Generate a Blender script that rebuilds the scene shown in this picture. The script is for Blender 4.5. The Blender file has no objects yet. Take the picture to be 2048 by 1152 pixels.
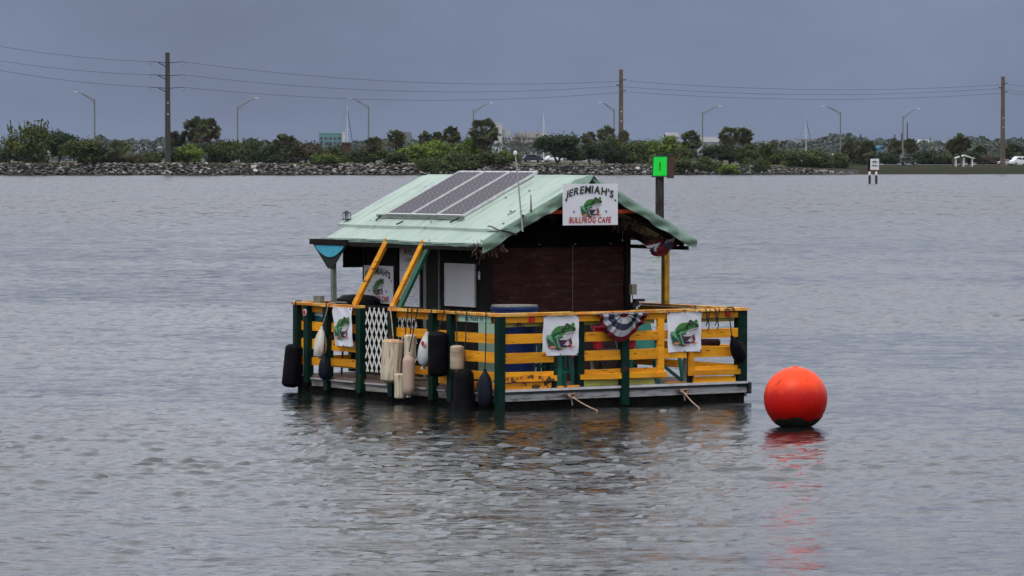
import bpy, bmesh, math, random
import numpy as np
from mathutils import Vector, Matrix
R = math.radians
random.seed(7)
rng = np.random.default_rng(11)
scn = bpy.context.scene

# ------------------------------------------------------------------ camera, sky, sun, exposure
F, CH, HZ = 8000.0, 3.2, 318.0              # focal length in photo pixels, eye height (m), horizon row
TILT = math.atan((576 - HZ) / F)
cd = bpy.data.cameras.new('camera'); cam = bpy.data.objects.new('camera', cd)
scn.collection.objects.link(cam); scn.camera = cam
cam.location = (0, 0, CH); cam.rotation_euler = (math.pi/2 - TILT, 0, 0)
cd.sensor_width = 36; cd.lens = F/2048*36; cd.clip_start = 0.5; cd.clip_end = 30000

SUN_EL, SUN_AZ = R(58), R(205)               # azimuth measured clockwise from +Y
w = bpy.data.worlds.new('World'); scn.world = w; w.use_nodes = True
nt = w.node_tree; nt.nodes.clear()
def N(tree, typ, **kw):
    n = tree.nodes.new(typ)
    for k, v in kw.items(): setattr(n, k, v)
    return n
out = N(nt, 'ShaderNodeOutputWorld'); bg = N(nt, 'ShaderNodeBackground'); bg.inputs[1].default_value = 0.1
sky = N(nt, 'ShaderNodeTexSky', sky_type='NISHITA'); sky.sun_disc = False
sky.sun_elevation = SUN_EL; sky.sun_rotation = SUN_AZ
tc = N(nt, 'ShaderNodeTexCoord'); sep = N(nt, 'ShaderNodeSeparateXYZ')
nt.links.new(tc.outputs['Generated'], sep.inputs[0])
ramp = N(nt, 'ShaderNodeValToRGB')           # overcast: a dark rain bank low down, brighter towards the zenith
el = ramp.color_ramp.elements
el[0].position = 0.0; el[0].color = (.135, .178, .285, 1)
el[1].position = 1.0; el[1].color = (1.34, 1.37, 1.44, 1)
for p, c in ((.045, (.170, .213, .325, 1)), (.10, (.64, .67, .79, 1)), (.18, (.86, .88, .98, 1)), (.32, (.92, .94, 1.03, 1)), (.6, (1.02, 1.05, 1.12, 1))):
    e = el.new(p); e.color = c
mx = N(nt, 'ShaderNodeMath', operation='MAXIMUM'); mx.inputs[1].default_value = 0
nt.links.new(sep.outputs['Z'], mx.inputs[0]); nt.links.new(mx.outputs[0], ramp.inputs[0])
mp = N(nt, 'ShaderNodeMapping'); mp.inputs['Scale'].default_value = (1, 1, 2.0); mp.inputs['Location'].default_value = (.35, .1, .3)
nt.links.new(tc.outputs['Generated'], mp.inputs[0])
nz = N(nt, 'ShaderNodeTexNoise'); nz.inputs['Scale'].default_value = 8; nz.inputs['Detail'].default_value = 6; nz.inputs['Roughness'].default_value = .52
nt.links.new(mp.outputs[0], nz.inputs['Vector'])
mr = N(nt, 'ShaderNodeMapRange'); mr.inputs[1].default_value = .3; mr.inputs[2].default_value = .7; mr.inputs[3].default_value = .72; mr.inputs[4].default_value = 1.12
nt.links.new(nz.outputs['Fac'], mr.inputs[0])
vm = N(nt, 'ShaderNodeVectorMath', operation='SCALE'); nt.links.new(ramp.outputs[0], vm.inputs[0])
m10 = N(nt, 'ShaderNodeMath', operation='MULTIPLY'); m10.inputs[1].default_value = 10; nt.links.new(mr.outputs[0], m10.inputs[0])
nt.links.new(m10.outputs[0], vm.inputs['Scale'])
mixs = N(nt, 'ShaderNodeMix', data_type='RGBA'); mixs.inputs[0].default_value = .95
nt.links.new(sky.outputs[0], mixs.inputs[6]); nt.links.new(vm.outputs[0], mixs.inputs[7])
nt.links.new(mixs.outputs[2], bg.inputs[0]); nt.links.new(bg.outputs[0], out.inputs[0])

sl = bpy.data.lights.new('sun', 'SUN'); so = bpy.data.objects.new('sun', sl); scn.collection.objects.link(so)
sl.energy = 1.5; sl.angle = R(22); sl.color = (1, .97, .92)
sd = Vector((math.sin(SUN_AZ)*math.cos(SUN_EL), math.cos(SUN_AZ)*math.cos(SUN_EL), math.sin(SUN_EL)))
so.rotation_euler = (-sd).to_track_quat('-Z', 'Y').to_euler(); so.location = (0, 0, 60)
vs = scn.view_settings; vs.view_transform = 'Standard'; vs.look = 'None'; vs.gamma = 1; vs.exposure = 0.12; vs.use_curve_mapping = False
scn.cycles.use_denoising = True
scn.cycles.max_bounces = 6; scn.cycles.volume_bounces = 0; scn.cycles.caustics_reflective = False

# ------------------------------------------------------------------ helpers
col = scn.collection
FW = Vector((0, math.cos(TILT), -math.sin(TILT))); UP = Vector((0, math.sin(TILT), math.cos(TILT)))
def ray(x, y): return FW + Vector((1, 0, 0))*((x-1024)/F) + UP*((576-y)/F)
def at(x, y, Y):                              # the point seen at photo pixel (x, y) at distance Y
    r = ray(x, y); return Vector((0, 0, CH)) + r*(Y/r.y)
def onz(x, y, z=0):
    r = ray(x, y); return Vector((0, 0, CH)) + r*((z-CH)/r.z)
TH = R(33.0); C0 = onz(1000, 822)
UV = Vector((math.cos(TH), math.sin(TH), 0)); VV = Vector((-math.sin(TH), math.cos(TH), 0))
def P(u, v, z): return C0 + UV*u + VV*v + Vector((0, 0, z))      # the raft's own axes: u along the front, v along the side

class MB:
    def __init__(s): s.v = []; s.f = []; s.m = []
    def add(s, vs, fs, m=0):
        o = len(s.v); s.v += [tuple(a) for a in vs]
        s.f += [tuple(i+o for i in f) for f in fs]; s.m += [m]*len(fs); return s
    def box(s, a, b, m=0, jit=0):
        x0, y0, z0 = a; x1, y1, z1 = b
        vs = [(x, y, z) for z in (z0, z1) for y in (y0, y1) for x in (x0, x1)]
        if jit: vs = [tuple(c+random.uniform(-jit, jit) for c in p) for p in vs]
        return s.add(vs, [(0, 2, 3, 1), (4, 5, 7, 6), (0, 1, 5, 4), (2, 6, 7, 3), (0, 4, 6, 2), (1, 3, 7, 5)], m)
    def bar(s, p, q, wid, thk, side=(0, 0, 1), m=0):             # rectangular bar from p to q
        p, q = Vector(p), Vector(q); d = (q-p).normalized(); a = Vector(side); a = (a-d*a.dot(d)).normalized(); b = d.cross(a)
        vs = []
        for c in (p, q):
            for sa, sb in ((-1, -1), (1, -1), (1, 1), (-1, 1)): vs.append(c+a*sa*wid/2+b*sb*thk/2)
        return s.add(vs, [(3, 2, 1, 0), (4, 5, 6, 7), (0, 1, 5, 4), (1, 2, 6, 5), (2, 3, 7, 6), (3, 0, 4, 7)], m)
    def tube(s, pts, r, n=6, m=0, caps=True):
        pts = [Vector(p) for p in pts]; rs = r if isinstance(r, (list, tuple)) else [r]*len(pts)
        vs = []; fs = []; prev = None
        for i, p in enumerate(pts):
            d = (pts[min(i+1, len(pts)-1)]-pts[max(i-1, 0)]).normalized()
            a = prev if prev is not None else (Vector((1, 0, 0)) if abs(d.x) < .8 else Vector((0, 1, 0)))
            a = (a-d*a.dot(d)).normalized(); b = d.cross(a); prev = a
            for k in range(n):
                t = 2*math.pi*k/n; vs.append(p+(a*math.cos(t)+b*math.sin(t))*rs[i])
        for i in range(len(pts)-1):
            for k in range(n):
                fs.append((i*n+k, i*n+(k+1) % n, (i+1)*n+(k+1) % n, (i+1)*n+k))
        if caps: fs += [tuple(range(n))[::-1], tuple(range((len(pts)-1)*n, len(pts)*n))]
        return s.add(vs, fs, m)
    def lathe(s, prof, n=20, c=(0, 0, 0), sx=1, sy=1, m=0, rib=None, lean=(0, 0)):
        vs = []; fs = []
        for i, (r, z) in enumerate(prof):
            for k in range(n):
                t = 2*math.pi*k/n; rr = r*(1+(rib[1]*math.cos(rib[0]*t) if rib else 0))
                vs.append((c[0]+rr*math.cos(t)*sx+lean[0]*z, c[1]+rr*math.sin(t)*sy+lean[1]*z, c[2]+z))
        for i in range(len(prof)-1):
            for k in range(n): fs.append((i*n+k, i*n+(k+1) % n, (i+1)*n+(k+1) % n, (i+1)*n+k))
        fs += [tuple(range(n))[::-1], tuple(range((len(prof)-1)*n, len(prof)*n))]
        return s.add(vs, fs, m)
    def grid(s, fn, nu, nv, m=0):
        vs = [fn(i/nu, j/nv) for j in range(nv+1) for i in range(nu+1)]
        fs = [(j*(nu+1)+i, j*(nu+1)+i+1, (j+1)*(nu+1)+i+1, (j+1)*(nu+1)+i) for j in range(nv) for i in range(nu)]
        return s.add(vs, fs, m)
    def prism(s, poly, d0, d1, axis='y', m=0):                   # extrude a polygon drawn in the other two axes
        n = len(poly)
        def mk(a, b, d): return {'y': (a, d, b), 'x': (d, a, b), 'z': (a, b, d)}[axis]
        vs = [mk(a, b, d0) for a, b in poly]+[mk(a, b, d1) for a, b in poly]
        fs = [tuple(range(n)), tuple(range(n, 2*n))[::-1]]+[(i, i+n, (i+1) % n+n, (i+1) % n) for i in range(n)]
        return s.add(vs, fs, m)
    def mesh(s, name, mats, smooth=False):
        me = bpy.data.meshes.new(name); me.from_pydata(s.v, [], s.f)
        mats = mats if isinstance(mats, (list, tuple)) else [mats]
        for a in mats: me.materials.append(a)
        me.polygons.foreach_set('material_index', s.m)
        if smooth: me.polygons.foreach_set('use_smooth', [True]*len(s.f))
        bm = bmesh.new(); bm.from_mesh(me); bmesh.ops.recalc_face_normals(bm, faces=bm.faces); bm.to_mesh(me); bm.free()
        if smooth: me.set_sharp_from_angle(angle=R(42))
        return me
    def build(s, name, mats, parent=None, smooth=False):
        o = bpy.data.objects.new(name, s.mesh(name, mats, smooth)); col.objects.link(o); o.parent = parent; return o

def tag(o, label=None, cat=None, group=None, kind=None):
    if label: o['label'] = label
    if cat: o['category'] = cat
    if group: o['group'] = group
    if kind: o['kind'] = kind
    return o
def thing(name, label, cat, loc=(0, 0, 0), rz=0.0, group=None, rot=None):
    o = bpy.data.objects.new(name, None); col.objects.link(o); o.empty_display_size = .2
    o.location = loc; o.rotation_euler = rot if rot else (0, 0, rz)
    return tag(o, label, cat, group)

MATS = {}
def M(name, c, rough=.6, c2=None, lo=.4, hi=.65, scale=4.0, stretch=(1, 1, 1), metal=0, bump=0, bscale=20, spec=.5, c3=None, scale3=1.0, lo3=.5, hi3=.7, rnd=0):
    if name in MATS: return MATS[name]
    m = bpy.data.materials.new(name); m.use_nodes = True; t = m.node_tree; b = t.nodes['Principled BSDF']
    b.inputs['Roughness'].default_value = rough; b.inputs['Metallic'].default_value = metal; b.inputs['Specular IOR Level'].default_value = spec
    b.inputs['Base Color'].default_value = (*c, 1)
    co = N(t, 'ShaderNodeTexCoord'); ma = N(t, 'ShaderNodeMapping'); ma.inputs['Scale'].default_value = stretch
    t.links.new(co.outputs['Object'], ma.inputs[0]); src = None
    def layer(prev, cc, l, h, sc):
        n = N(t, 'ShaderNodeTexNoise'); n.inputs['Scale'].default_value = sc; n.inputs['Detail'].default_value = 7; n.inputs['Roughness'].default_value = .62
        t.links.new(ma.outputs[0], n.inputs['Vector'])
        r = N(t, 'ShaderNodeMapRange'); r.inputs[1].default_value = l; r.inputs[2].default_value = h; t.links.new(n.outputs['Fac'], r.inputs[0])
        x = N(t, 'ShaderNodeMix', data_type='RGBA'); t.links.new(r.outputs[0], x.inputs[0])
        if prev is None: x.inputs[6].default_value = (*c, 1)
        else: t.links.new(prev, x.inputs[6])
        x.inputs[7].default_value = (*cc, 1); return x.outputs[2]
    if c2: src = layer(None, c2, lo, hi, scale)
    if c3: src = layer(src, c3, lo3, hi3, scale3)
    if rnd:
        oi = N(t, 'ShaderNodeObjectInfo'); r = N(t, 'ShaderNodeMapRange'); r.inputs[3].default_value = 1-rnd; r.inputs[4].default_value = 1+rnd
        t.links.new(oi.outputs['Random'], r.inputs[0]); hs = N(t, 'ShaderNodeHueSaturation'); t.links.new(r.outputs[0], hs.inputs['Value'])
        if src is None: hs.inputs['Color'].default_value = (*c, 1)
        else: t.links.new(src, hs.inputs['Color'])
        src = hs.outputs[0]
    if src is not None: t.links.new(src, b.inputs['Base Color'])
    if bump:
        n = N(t, 'ShaderNodeTexNoise'); n.inputs['Scale'].default_value = bscale; n.inputs['Detail'].default_value = 5; t.links.new(ma.outputs[0], n.inputs['Vector'])
        bp = N(t, 'ShaderNodeBump'); bp.inputs['Strength'].default_value = bump; bp.inputs['Distance'].default_value = .02
        t.links.new(n.outputs['Fac'], bp.inputs['Height']); t.links.new(bp.outputs[0], b.inputs['Normal'])
    MATS[name] = m; return m

orange = M('orange_paint', (.80, .345, .012), .6, c2=(.58, .20, .007), lo=.40, hi=.72, scale=2.2, stretch=(.8, .8, 7), spec=.25, c3=(.07, .035, .015), scale3=6, lo3=.615, hi3=.635, bump=.25, bscale=22, rnd=.2)
orange_worn = M('orange_paint_chipped', (.80, .31, .012), .6, c2=(.62, .22, .02), scale=3, c3=(.09, .045, .02), scale3=6, lo3=.54, hi3=.56, bump=.3, bscale=25, spec=.2)
capm = M('rail_cap_paint', (.72, .42, .10), .6, c2=(.62, .22, .015), lo=.42, hi=.55, scale=6, c3=(.08, .04, .02), scale3=8, lo3=.60, hi3=.63, bump=.3)
limem = M('lime_board', (.42, .43, .08), .6, c2=(.30, .30, .06), scale=4, c3=(.10, .06, .03), scale3=8, lo3=.62, hi3=.65)
greenp = M('dark_green_paint', (.0035, .026, .018), .5, c2=(.0025, .015, .012), scale=4, spec=.10, c3=(.06, .03, .02), scale3=6, lo3=.62, hi3=.67, bump=.2)
greenb = M('bright_green_paint', (.006, .10, .055), .5, c2=(.004, .065, .04), scale=4)
roofm = M('mint_roof_paint', (.37, .455, .405), .6, c2=(.28, .36, .315), lo=.35, hi=.7, scale=1.2, stretch=(.5, 2.2, 1), spec=.25, c3=(.13, .16, .13), scale3=4.5, lo3=.56, hi3=.80, bump=.1, bscale=8)
flashm = M('mint_flashing', (.15, .235, .185), .6, c2=(.10, .17, .13), lo=.35, hi=.65, scale=5, c3=(.26, .38, .31), scale3=3, lo3=.55, hi3=.7, bump=.2, bscale=9)
darkw = M('dark_wood', (.016, .011, .010), .85, c2=(.007, .005, .005), scale=6, spec=.15, stretch=(1, 1, 4))
charcoal = M('charcoal_board', (.014, .015, .015), .85, c2=(.006, .006, .006), scale=3, spec=.15)
curtm = M('maroon_mesh_curtain', (.050, .019, .017), .9, c2=(.028, .011, .010), scale=2.5, spec=.12, stretch=(1, 1, 5), c3=(.11, .065, .06), scale3=6, lo3=.54, hi3=.78, bump=.2, bscale=60)
alum = M('dull_aluminium', (.34, .34, .35), .55, c2=(.20, .20, .20), scale=3, stretch=(1, 1, 6), c3=(.05, .045, .04), scale3=3, lo3=.55, hi3=.68)
alumb = M('bright_edge_metal', (.68, .68, .69), .4, c2=(.50, .50, .51), scale=8, metal=.3)
hullm = M('black_hull', (.004, .004, .004), .85, spec=.04, c2=(.009, .010, .007), scale=8, bump=.6, bscale=14)
deckm = M('weathered_deck', (.16, .10, .07), .8, c2=(.09, .06, .05), scale=6, stretch=(1, 6, 1))
white = M('white_vinyl', (.74, .75, .80), .5, c2=(.66, .67, .73), scale=3)
whitep = M('white_paint', (.70, .70, .70), .6, c2=(.58, .58, .58), scale=6)
lattm = M('white_lattice_paint', (.72, .72, .68), .6, c2=(.58, .57, .53), scale=9)
black = M('black_rubber', (.0035, .0035, .005), .6, c2=(.007, .007, .010), scale=6, spec=.06, bump=.2, bscale=9)
blackm = M('black_metal', (.010, .010, .010), .45)
ropem = M('black_rope', (.010, .010, .012), .9)
ropew = M('pale_rope', (.42, .34, .26), .9, c2=(.30, .10, .07), scale=14)
mintp = M('mint_plate', (.34, .55, .45), .5)
tealp = M('teal_paint', (.008, .19, .15), .45, c2=(.006, .13, .11), scale=5)
bluep = M('blue_plastic', (.008, .035, .17), .5, c2=(.005, .018, .09), scale=4, spec=.3)
redp = M('red_plastic', (.62, .010, .035), .4, c2=(.45, .006, .03), scale=6)
redm = M('red_paint', (.45, .008, .008), .5)
navy = M('navy_cloth', (.008, .010, .035), .8); redc = M('red_cloth', (.12, .008, .012), .9, c2=(.05, .010, .014), scale=6, spec=.1); whitec = M('white_cloth', (.36, .36, .385), .9, c2=(.17, .17, .19), scale=8, spec=.1)
greytrim = M('grey_green_trim', (.16, .19, .16), .7, c2=(.10, .12, .10), scale=5)
thatchm = M('dry_palm_thatch', (.09, .045, .032), .9, c2=(.03, .014, .012), scale=6)
textg = M('sign_dark_green', (.006, .022, .010), .5); textr = M('sign_red', (.42, .016, .010), .5); textk = M('sign_black', (.010, .010, .012), .5)

# ------------------------------------------------------------------ ground of the far causeway, water
def lerpx(x, xs, ys): return float(np.interp(x, xs, ys))
def shore(X): return lerpx(X, [-400, -100, 0, 72, 200, 500], [770, 788, 806, 826, 880, 960])
def ztop(X): return lerpx(X, [-120, -60, 20, 58, 74, 150], [2.5, 2.45, 2.25, 2.0, 1.3, 1.15])
def slope_w(X): return lerpx(X, [55, 80], [5.5, 24])
def ground(X, Y):
    t = Y-shore(X); wd = slope_w(X)
    if t < 0: return -.6
    k = min(1, t/wd) if X > 65 else min(1, max(0, t-1.6)/wd); k = k*k*(3-2*k) if X > 65 else k
    return ztop(X)*k + max(0, min(t, 170)-wd)*lerpx(X, [-50, 80], [.0006, .003])

def struct(o): o['kind'] = 'structure'; return o
soilm = M('causeway_soil', (.085, .085, .05), .9, c2=(.06, .075, .03), scale=.25, c3=(.16, .145, .11), scale3=.12, lo3=.55, hi3=.7, spec=.04)
grassm = M('bank_grass', (.018, .024, .008), .9, c2=(.026, .019, .011), scale=.3, c3=(.06, .065, .025), scale3=.9, lo3=.55, hi3=.7, spec=.04)
mb = MB(); xs = np.concatenate([np.linspace(-420, -130, 20), np.linspace(-120, 160, 113), np.linspace(180, 460, 16)])
ts = [-1.5, 0, .8, 1.6, 2.4, 3.4, 4.4, 5.6, 7, 9, 12, 16, 20, 25, 32, 40, 55, 75, 100, 130, 165, 200, 240, 300]
nx = len(xs)
for t in ts:
    for x in xs:
        Y = shore(x)+t; z = ground(x, Y) if t >= 0 else -.8
        if t >= 300: z = -.8
        mb.v.append((x, Y, z+random.uniform(-.05, .05)*(t > 2)))
for j in range(len(ts)-1):
    for i in range(nx-1): mb.f.append((j*nx+i, j*nx+i+1, (j+1)*nx+i+1, (j+1)*nx+i)); mb.m.append(1 if xs[i] > 62 else 0)
struct(mb.build('ground', [soilm, grassm], smooth=True))
# far shore across the lagoon
mb = MB(); mb.grid(lambda a, b: (-2500+5000*a, 2700+2500*b, 1.6 if b > 0 else -.5), 20, 6)
struct(mb.build('far_shore_terrain', soilm))
# road
ROAD = [(-260, 716), (-74, 865), (90, 997), (330, 1190)]
def road_c(X): return lerpx(X, [p[0] for p in ROAD], [p[1] for p in ROAD])
asph = M('asphalt', (.16, .155, .16), .85, spec=.1, c2=(.12, .115, .12), scale=.2)
mb = MB(); mb.grid(lambda a, b: ((lambda X, Y: (X, Y, ground(X, Y)+.10))(-150+330*a, road_c(-150+330*a)+(b-.5)*32)), 80, 6)
struct(mb.build('road', asph, smooth=True))
linem = M('road_line_paint', (.6, .6, .58), .7)
for k, off in enumerate((-14.5, 14.5)):
    mb = MB(); mb.grid(lambda a, b: ((lambda X, Y: (X, Y, ground(X, Y)+.13))(-150+330*a, road_c(-150+330*a)+off+(b-.5)*.3)), 80, 1)
    struct(mb.build('road_edge_line', linem))

# water: one graded sheet with FFT wind waves
NW, LW = 1024, 41.0
kx = np.fft.fftfreq(NW, LW/NW)*2*np.pi; KX, KY = np.meshgrid(kx, kx, indexing='ij'); KK = np.hypot(KX, KY); KK[0, 0] = 1e-6
def field(lam, sigma_slope, cosang, ang, seed, p=3.4):
    g = np.random.default_rng(seed); kp = 2*np.pi/lam
    S = np.exp(-1.1*(kp/KK)**2)*KK**(-p)
    d = (KX*math.sin(ang)+KY*math.cos(ang))/KK
    S *= np.abs(d)**cosang*.955+.045
    S[KK > 2*np.pi/.11] = 0; S[0, 0] = 0
    ph = g.normal(size=(NW, NW))+1j*g.normal(size=(NW, NW))
    h = np.fft.ifft2(ph*np.sqrt(S)).real
    sl_ = np.gradient(h, LW/NW); s_ = math.sqrt((sl_[0]**2+sl_[1]**2).mean())
    return h*(sigma_slope/s_)
WH = field(.40, .128, 4, R(-10), 5, 3.2)+field(2.6, .035, 3, R(20), 8, 4.4)
WF = field(3.0, .125, 5, R(-8), 15, 4.0)
WH = WH+.35*np.abs(WH).mean()*(WH/np.abs(WH).mean())**2*.18      # sharper crests
def wsample(X, Y, WH=None):
    WH = globals()['WH'] if WH is None else WH
    a = (X/LW*NW) % NW; b = (Y/LW*NW) % NW; i = np.floor(a).astype(int); j = np.floor(b).astype(int); fa = a-i; fb = b-j
    i %= NW; j %= NW; i1 = (i+1) % NW; j1 = (j+1) % NW
    return WH[i, j]*(1-fa)*(1-fb)+WH[i1, j]*fa*(1-fb)+WH[i, j1]*(1-fa)*fb+WH[i1, j1]*fa*fb
rows = [26.0]
while rows[-1] < 215: rows.append(rows[-1]+.06+.22*(rows[-1]-26)/174)
while rows[-1] < 790: rows.append(rows[-1]+.29+.9*(rows[-1]-215)/585)
rows = np.array(rows); NC = 440
s = np.linspace(-1, 1, NC); half = rows*.128*1.7+1.0
GX = half[:, None]*s[None, :]; GY = np.repeat(rows[:, None], NC, 1)
fade = np.clip((GY-26)/2, 0, 1)*np.clip((1-np.abs(s))[None, :]*14, 0, 1)
patch = .40+1.05*np.clip((np.sin(GX*.21+GY*.05+1)+np.sin(GX*.07-GY*.16+2.2)+np.sin(GY*.33+GX*.11)+1.4)/3.4, 0, 1)   # gusts
kf = np.clip((GY-110)/150, 0, 1)                                   # open-water chop farther out, small ripples in the lee
GZ = (wsample(GX+GY*.013, GY)*(1-kf)*patch+wsample(GX+GY*.013, GY, WF)*kf*(.6+.4*patch))*fade
GZ *= np.clip((785-GY)/30, 0, 1)
nr = len(rows)
verts = np.stack([GX, GY, GZ], -1).reshape(-1, 3)
idx = np.arange(nr*NC).reshape(nr, NC)
quads = np.stack([idx[:-1, :-1], idx[:-1, 1:], idx[1:, 1:], idx[1:, :-1]], -1).reshape(-1, 4)
ev = []; eq = []
o0 = len(verts)
def strip(ra, rb):
    """quads between two equal-length index rows"""
    return [(ra[i], ra[i+1], rb[i+1], rb[i]) for i in range(len(ra)-1)]
# side aprons, near apron and far sheet (flat, bump only)
def newrow(pts):
    st = o0+len(ev); ev.extend(pts); return list(range(st, st+len(pts)))
Lx = newrow([(-3000, y, 0) for y in rows]); Rx = newrow([(3000, y, 0) for y in rows])
eq += strip(Lx, list(idx[:, 0])); eq += strip(list(idx[:, -1]), Rx)
nb = newrow([(-3000, -60, 0)]+[(x*4, -60, 0) for x in GX[0]]+[(3000, -60, 0)])
eq += strip(nb, [Lx[0]]+list(idx[0])+[Rx[0]])
last = [Lx[-1]]+list(idx[-1])+[Rx[-1]]
for Yf in (850, 1200, 2600, 9000):
    nf = newrow([(-3000-Yf, Yf, 0)]+[(x, Yf, 0) for x in (GX[-1]*Yf/790)]+[(3000+Yf, Yf, 0)])
    eq += strip(last, nf); last = nf
verts = np.concatenate([verts, np.array(ev)]); me = bpy.data.meshes.new('water')
allq = np.concatenate([quads, np.array(eq)]).astype(np.int32)
me.vertices.add(len(verts)); me.vertices.foreach_set('co', verts.astype(np.float32).ravel())
me.loops.add(len(allq)*4); me.loops.foreach_set('vertex_index', allq.ravel())
me.polygons.add(len(allq)); me.polygons.foreach_set('loop_start', np.arange(0, len(allq)*4, 4, dtype=np.int32)); me.polygons.foreach_set('loop_total', np.full(len(allq), 4, np.int32))
me.polygons.foreach_set('use_smooth', np.ones(len(allq), bool)); me.update(); me.validate()
wm = bpy.data.materials.new('lagoon_water'); wm.use_nodes = True; t = wm.node_tree; b = t.nodes['Principled BSDF']
b.inputs['Base Color'].default_value = (.008, .011, .010, 1); b.inputs['Roughness'].default_value = .05; b.inputs['IOR'].default_value = 1.34
co = N(t, 'ShaderNodeTexCoord')
def wnoise(sc, stretch, dist, strength, prev):
    ma = N(t, 'ShaderNodeMapping'); ma.inputs['Scale'].default_value = stretch; ma.inputs['Rotation'].default_value = (0, 0, R(9)); t.links.new(co.outputs['Object'], ma.inputs[0])
    n = N(t, 'ShaderNodeTexNoise'); n.inputs['Scale'].default_value = sc; n.inputs['Detail'].default_value = 4; n.inputs['Roughness'].default_value = .55; t.links.new(ma.outputs[0], n.inputs['Vector'])
    bp = N(t, 'ShaderNodeBump'); bp.inputs['Strength'].default_value = strength; bp.inputs['Distance'].default_value = dist
    t.links.new(n.outputs['Fac'], bp.inputs['Height'])
    if prev: t.links.new(prev, bp.inputs['Normal'])
    return bp.outputs[0]
n1 = wnoise(11.0, (.5, 1, 1), .014, 1.0, None)
# ripples too small to mesh far out: tilt the facets directly, more where the meshed waves die away
geo = N(t, 'ShaderNodeNewGeometry'); sp = N(t, 'ShaderNodeSeparateXYZ'); t.links.new(geo.outputs['Position'], sp.inputs[0])
amp = N(t, 'ShaderNodeMapRange'); amp.inputs[1].default_value = 70; amp.inputs[2].default_value = 230; amp.inputs[3].default_value = .08; amp.inputs[4].default_value = .42; t.links.new(sp.outputs['Y'], amp.inputs[0])
def tilt(sc, stretch, k):
    ma = N(t, 'ShaderNodeMapping'); ma.inputs['Scale'].default_value = stretch; ma.inputs['Rotation'].default_value = (0, 0, R(6)); t.links.new(co.outputs['Object'], ma.inputs[0])
    n = N(t, 'ShaderNodeTexNoise'); n.inputs['Scale'].default_value = sc; n.inputs['Detail'].default_value = 3; t.links.new(ma.outputs[0], n.inputs['Vector'])
    s_ = N(t, 'ShaderNodeVectorMath', operation='SUBTRACT'); s_.inputs[1].default_value = (.5, .5, .5); t.links.new(n.outputs['Color'], s_.inputs[0])
    m_ = N(t, 'ShaderNodeVectorMath', operation='MULTIPLY'); m_.inputs[1].default_value = (k*.6, k, 0); t.links.new(s_.outputs[0], m_.inputs[0])
    return m_.outputs[0]
def vadd(a, b_):
    v = N(t, 'ShaderNodeVectorMath', operation='ADD'); t.links.new(a, v.inputs[0]); t.links.new(b_, v.inputs[1]); return v.outputs[0]
tl = vadd(tilt(3.0, (.6, 1, 1), 3.4), tilt(.9, (1.3, .12, 1), .45))
sc_ = N(t, 'ShaderNodeVectorMath', operation='SCALE'); t.links.new(tl, sc_.inputs[0]); 
hx = N(t, 'ShaderNodeMath', operation='MULTIPLY_ADD'); hx.inputs[1].default_value = .128*1.7; hx.inputs[2].default_value = 1.0; t.links.new(sp.outputs['Y'], hx.inputs[0])
ax_ = N(t, 'ShaderNodeMath', operation='ABSOLUTE'); t.links.new(sp.outputs['X'], ax_.inputs[0])
dv = N(t, 'ShaderNodeMath', operation='DIVIDE'); t.links.new(ax_.outputs[0], dv.inputs[0]); t.links.new(hx.outputs[0], dv.inputs[1])
am2 = N(t, 'ShaderNodeMapRange'); am2.inputs[1].default_value = .9; am2.inputs[2].default_value = 1.0; am2.inputs[4].default_value = .8; t.links.new(dv.outputs[0], am2.inputs[0]); t.links.new(amp.outputs[0], am2.inputs[3])
t.links.new(am2.outputs[0], sc_.inputs['Scale'])
nn_ = N(t, 'ShaderNodeVectorMath', operation='NORMALIZE'); t.links.new(vadd(n1, sc_.outputs[0]), nn_.inputs[0])
t.links.new(nn_.outputs[0], b.inputs['Normal'])
rr_ = N(t, 'ShaderNodeMapRange'); rr_.inputs[1].default_value = 60; rr_.inputs[2].default_value = 260; rr_.inputs[3].default_value = .06; rr_.inputs[4].default_value = .17   # unresolved ripples read as roughness far out
t.links.new(sp.outputs['Y'], rr_.inputs[0]); t.links.new(rr_.outputs[0], b.inputs['Roughness'])
me.materials.append(wm); wo = bpy.data.objects.new('water', me); col.objects.link(wo); struct(wo)

# ------------------------------------------------------------------ the floating cafe
cafe = thing('floating_cafe', 'small floating cafe hut on a raft with orange slat railing and mint green roof', 'houseboat', C0, TH)
FWD, LEN = 3.87, 5.19
def cp(name, mb, mat, smooth=False, parent=None): return mb.build(name, mat, parent or cafe, smooth)
# hull, skirt, deck
mb = MB(); mb.box((.0, -.004, -.35), (FWD-.03, LEN-.05, .117)); cp('hull', mb, hullm)
for k in range(26):
    y0 = .01+k*(LEN-.02)/26; cp('deck_plank', MB().box((.01, y0+.004, .215), (FWD-.01, y0+(LEN-.02)/26-.004, .243), jit=.002), deckm)
cp('deck_beam', MB().box((.03, .03, .122), (FWD-.03, LEN-.03, .212)), darkw)
for a, b in ((.06, 1.83), (1.955, FWD)):
    sk = cp('skirt_panel', MB().box((a, -.025, .118), (b, .008, .205), jit=.003), alum)
    cp('edge_lip', MB().box((a-.02, -.05, .238), (b+.01, .006, .268)), alumb, parent=sk)
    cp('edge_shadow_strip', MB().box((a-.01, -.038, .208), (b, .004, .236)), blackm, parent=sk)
for a, b in ((.1, 1.0), (1.25, 1.45), (1.72, 2.5), (2.72, 3.28), (3.58, 4.2), (4.4, 4.72)):
    sk = cp('side_board', MB().box((-.02, a, .10), (.012, b, .185), jit=.006), M('grimy_board', (.26, .25, .24), .8, c2=(.10, .09, .08), lo=.4, hi=.6, scale=4, stretch=(1, .5, 3), spec=.1))
    cp('edge_lip', MB().box((-.045, a, .19), (.008, b, .212)), alum, parent=sk)
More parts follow.
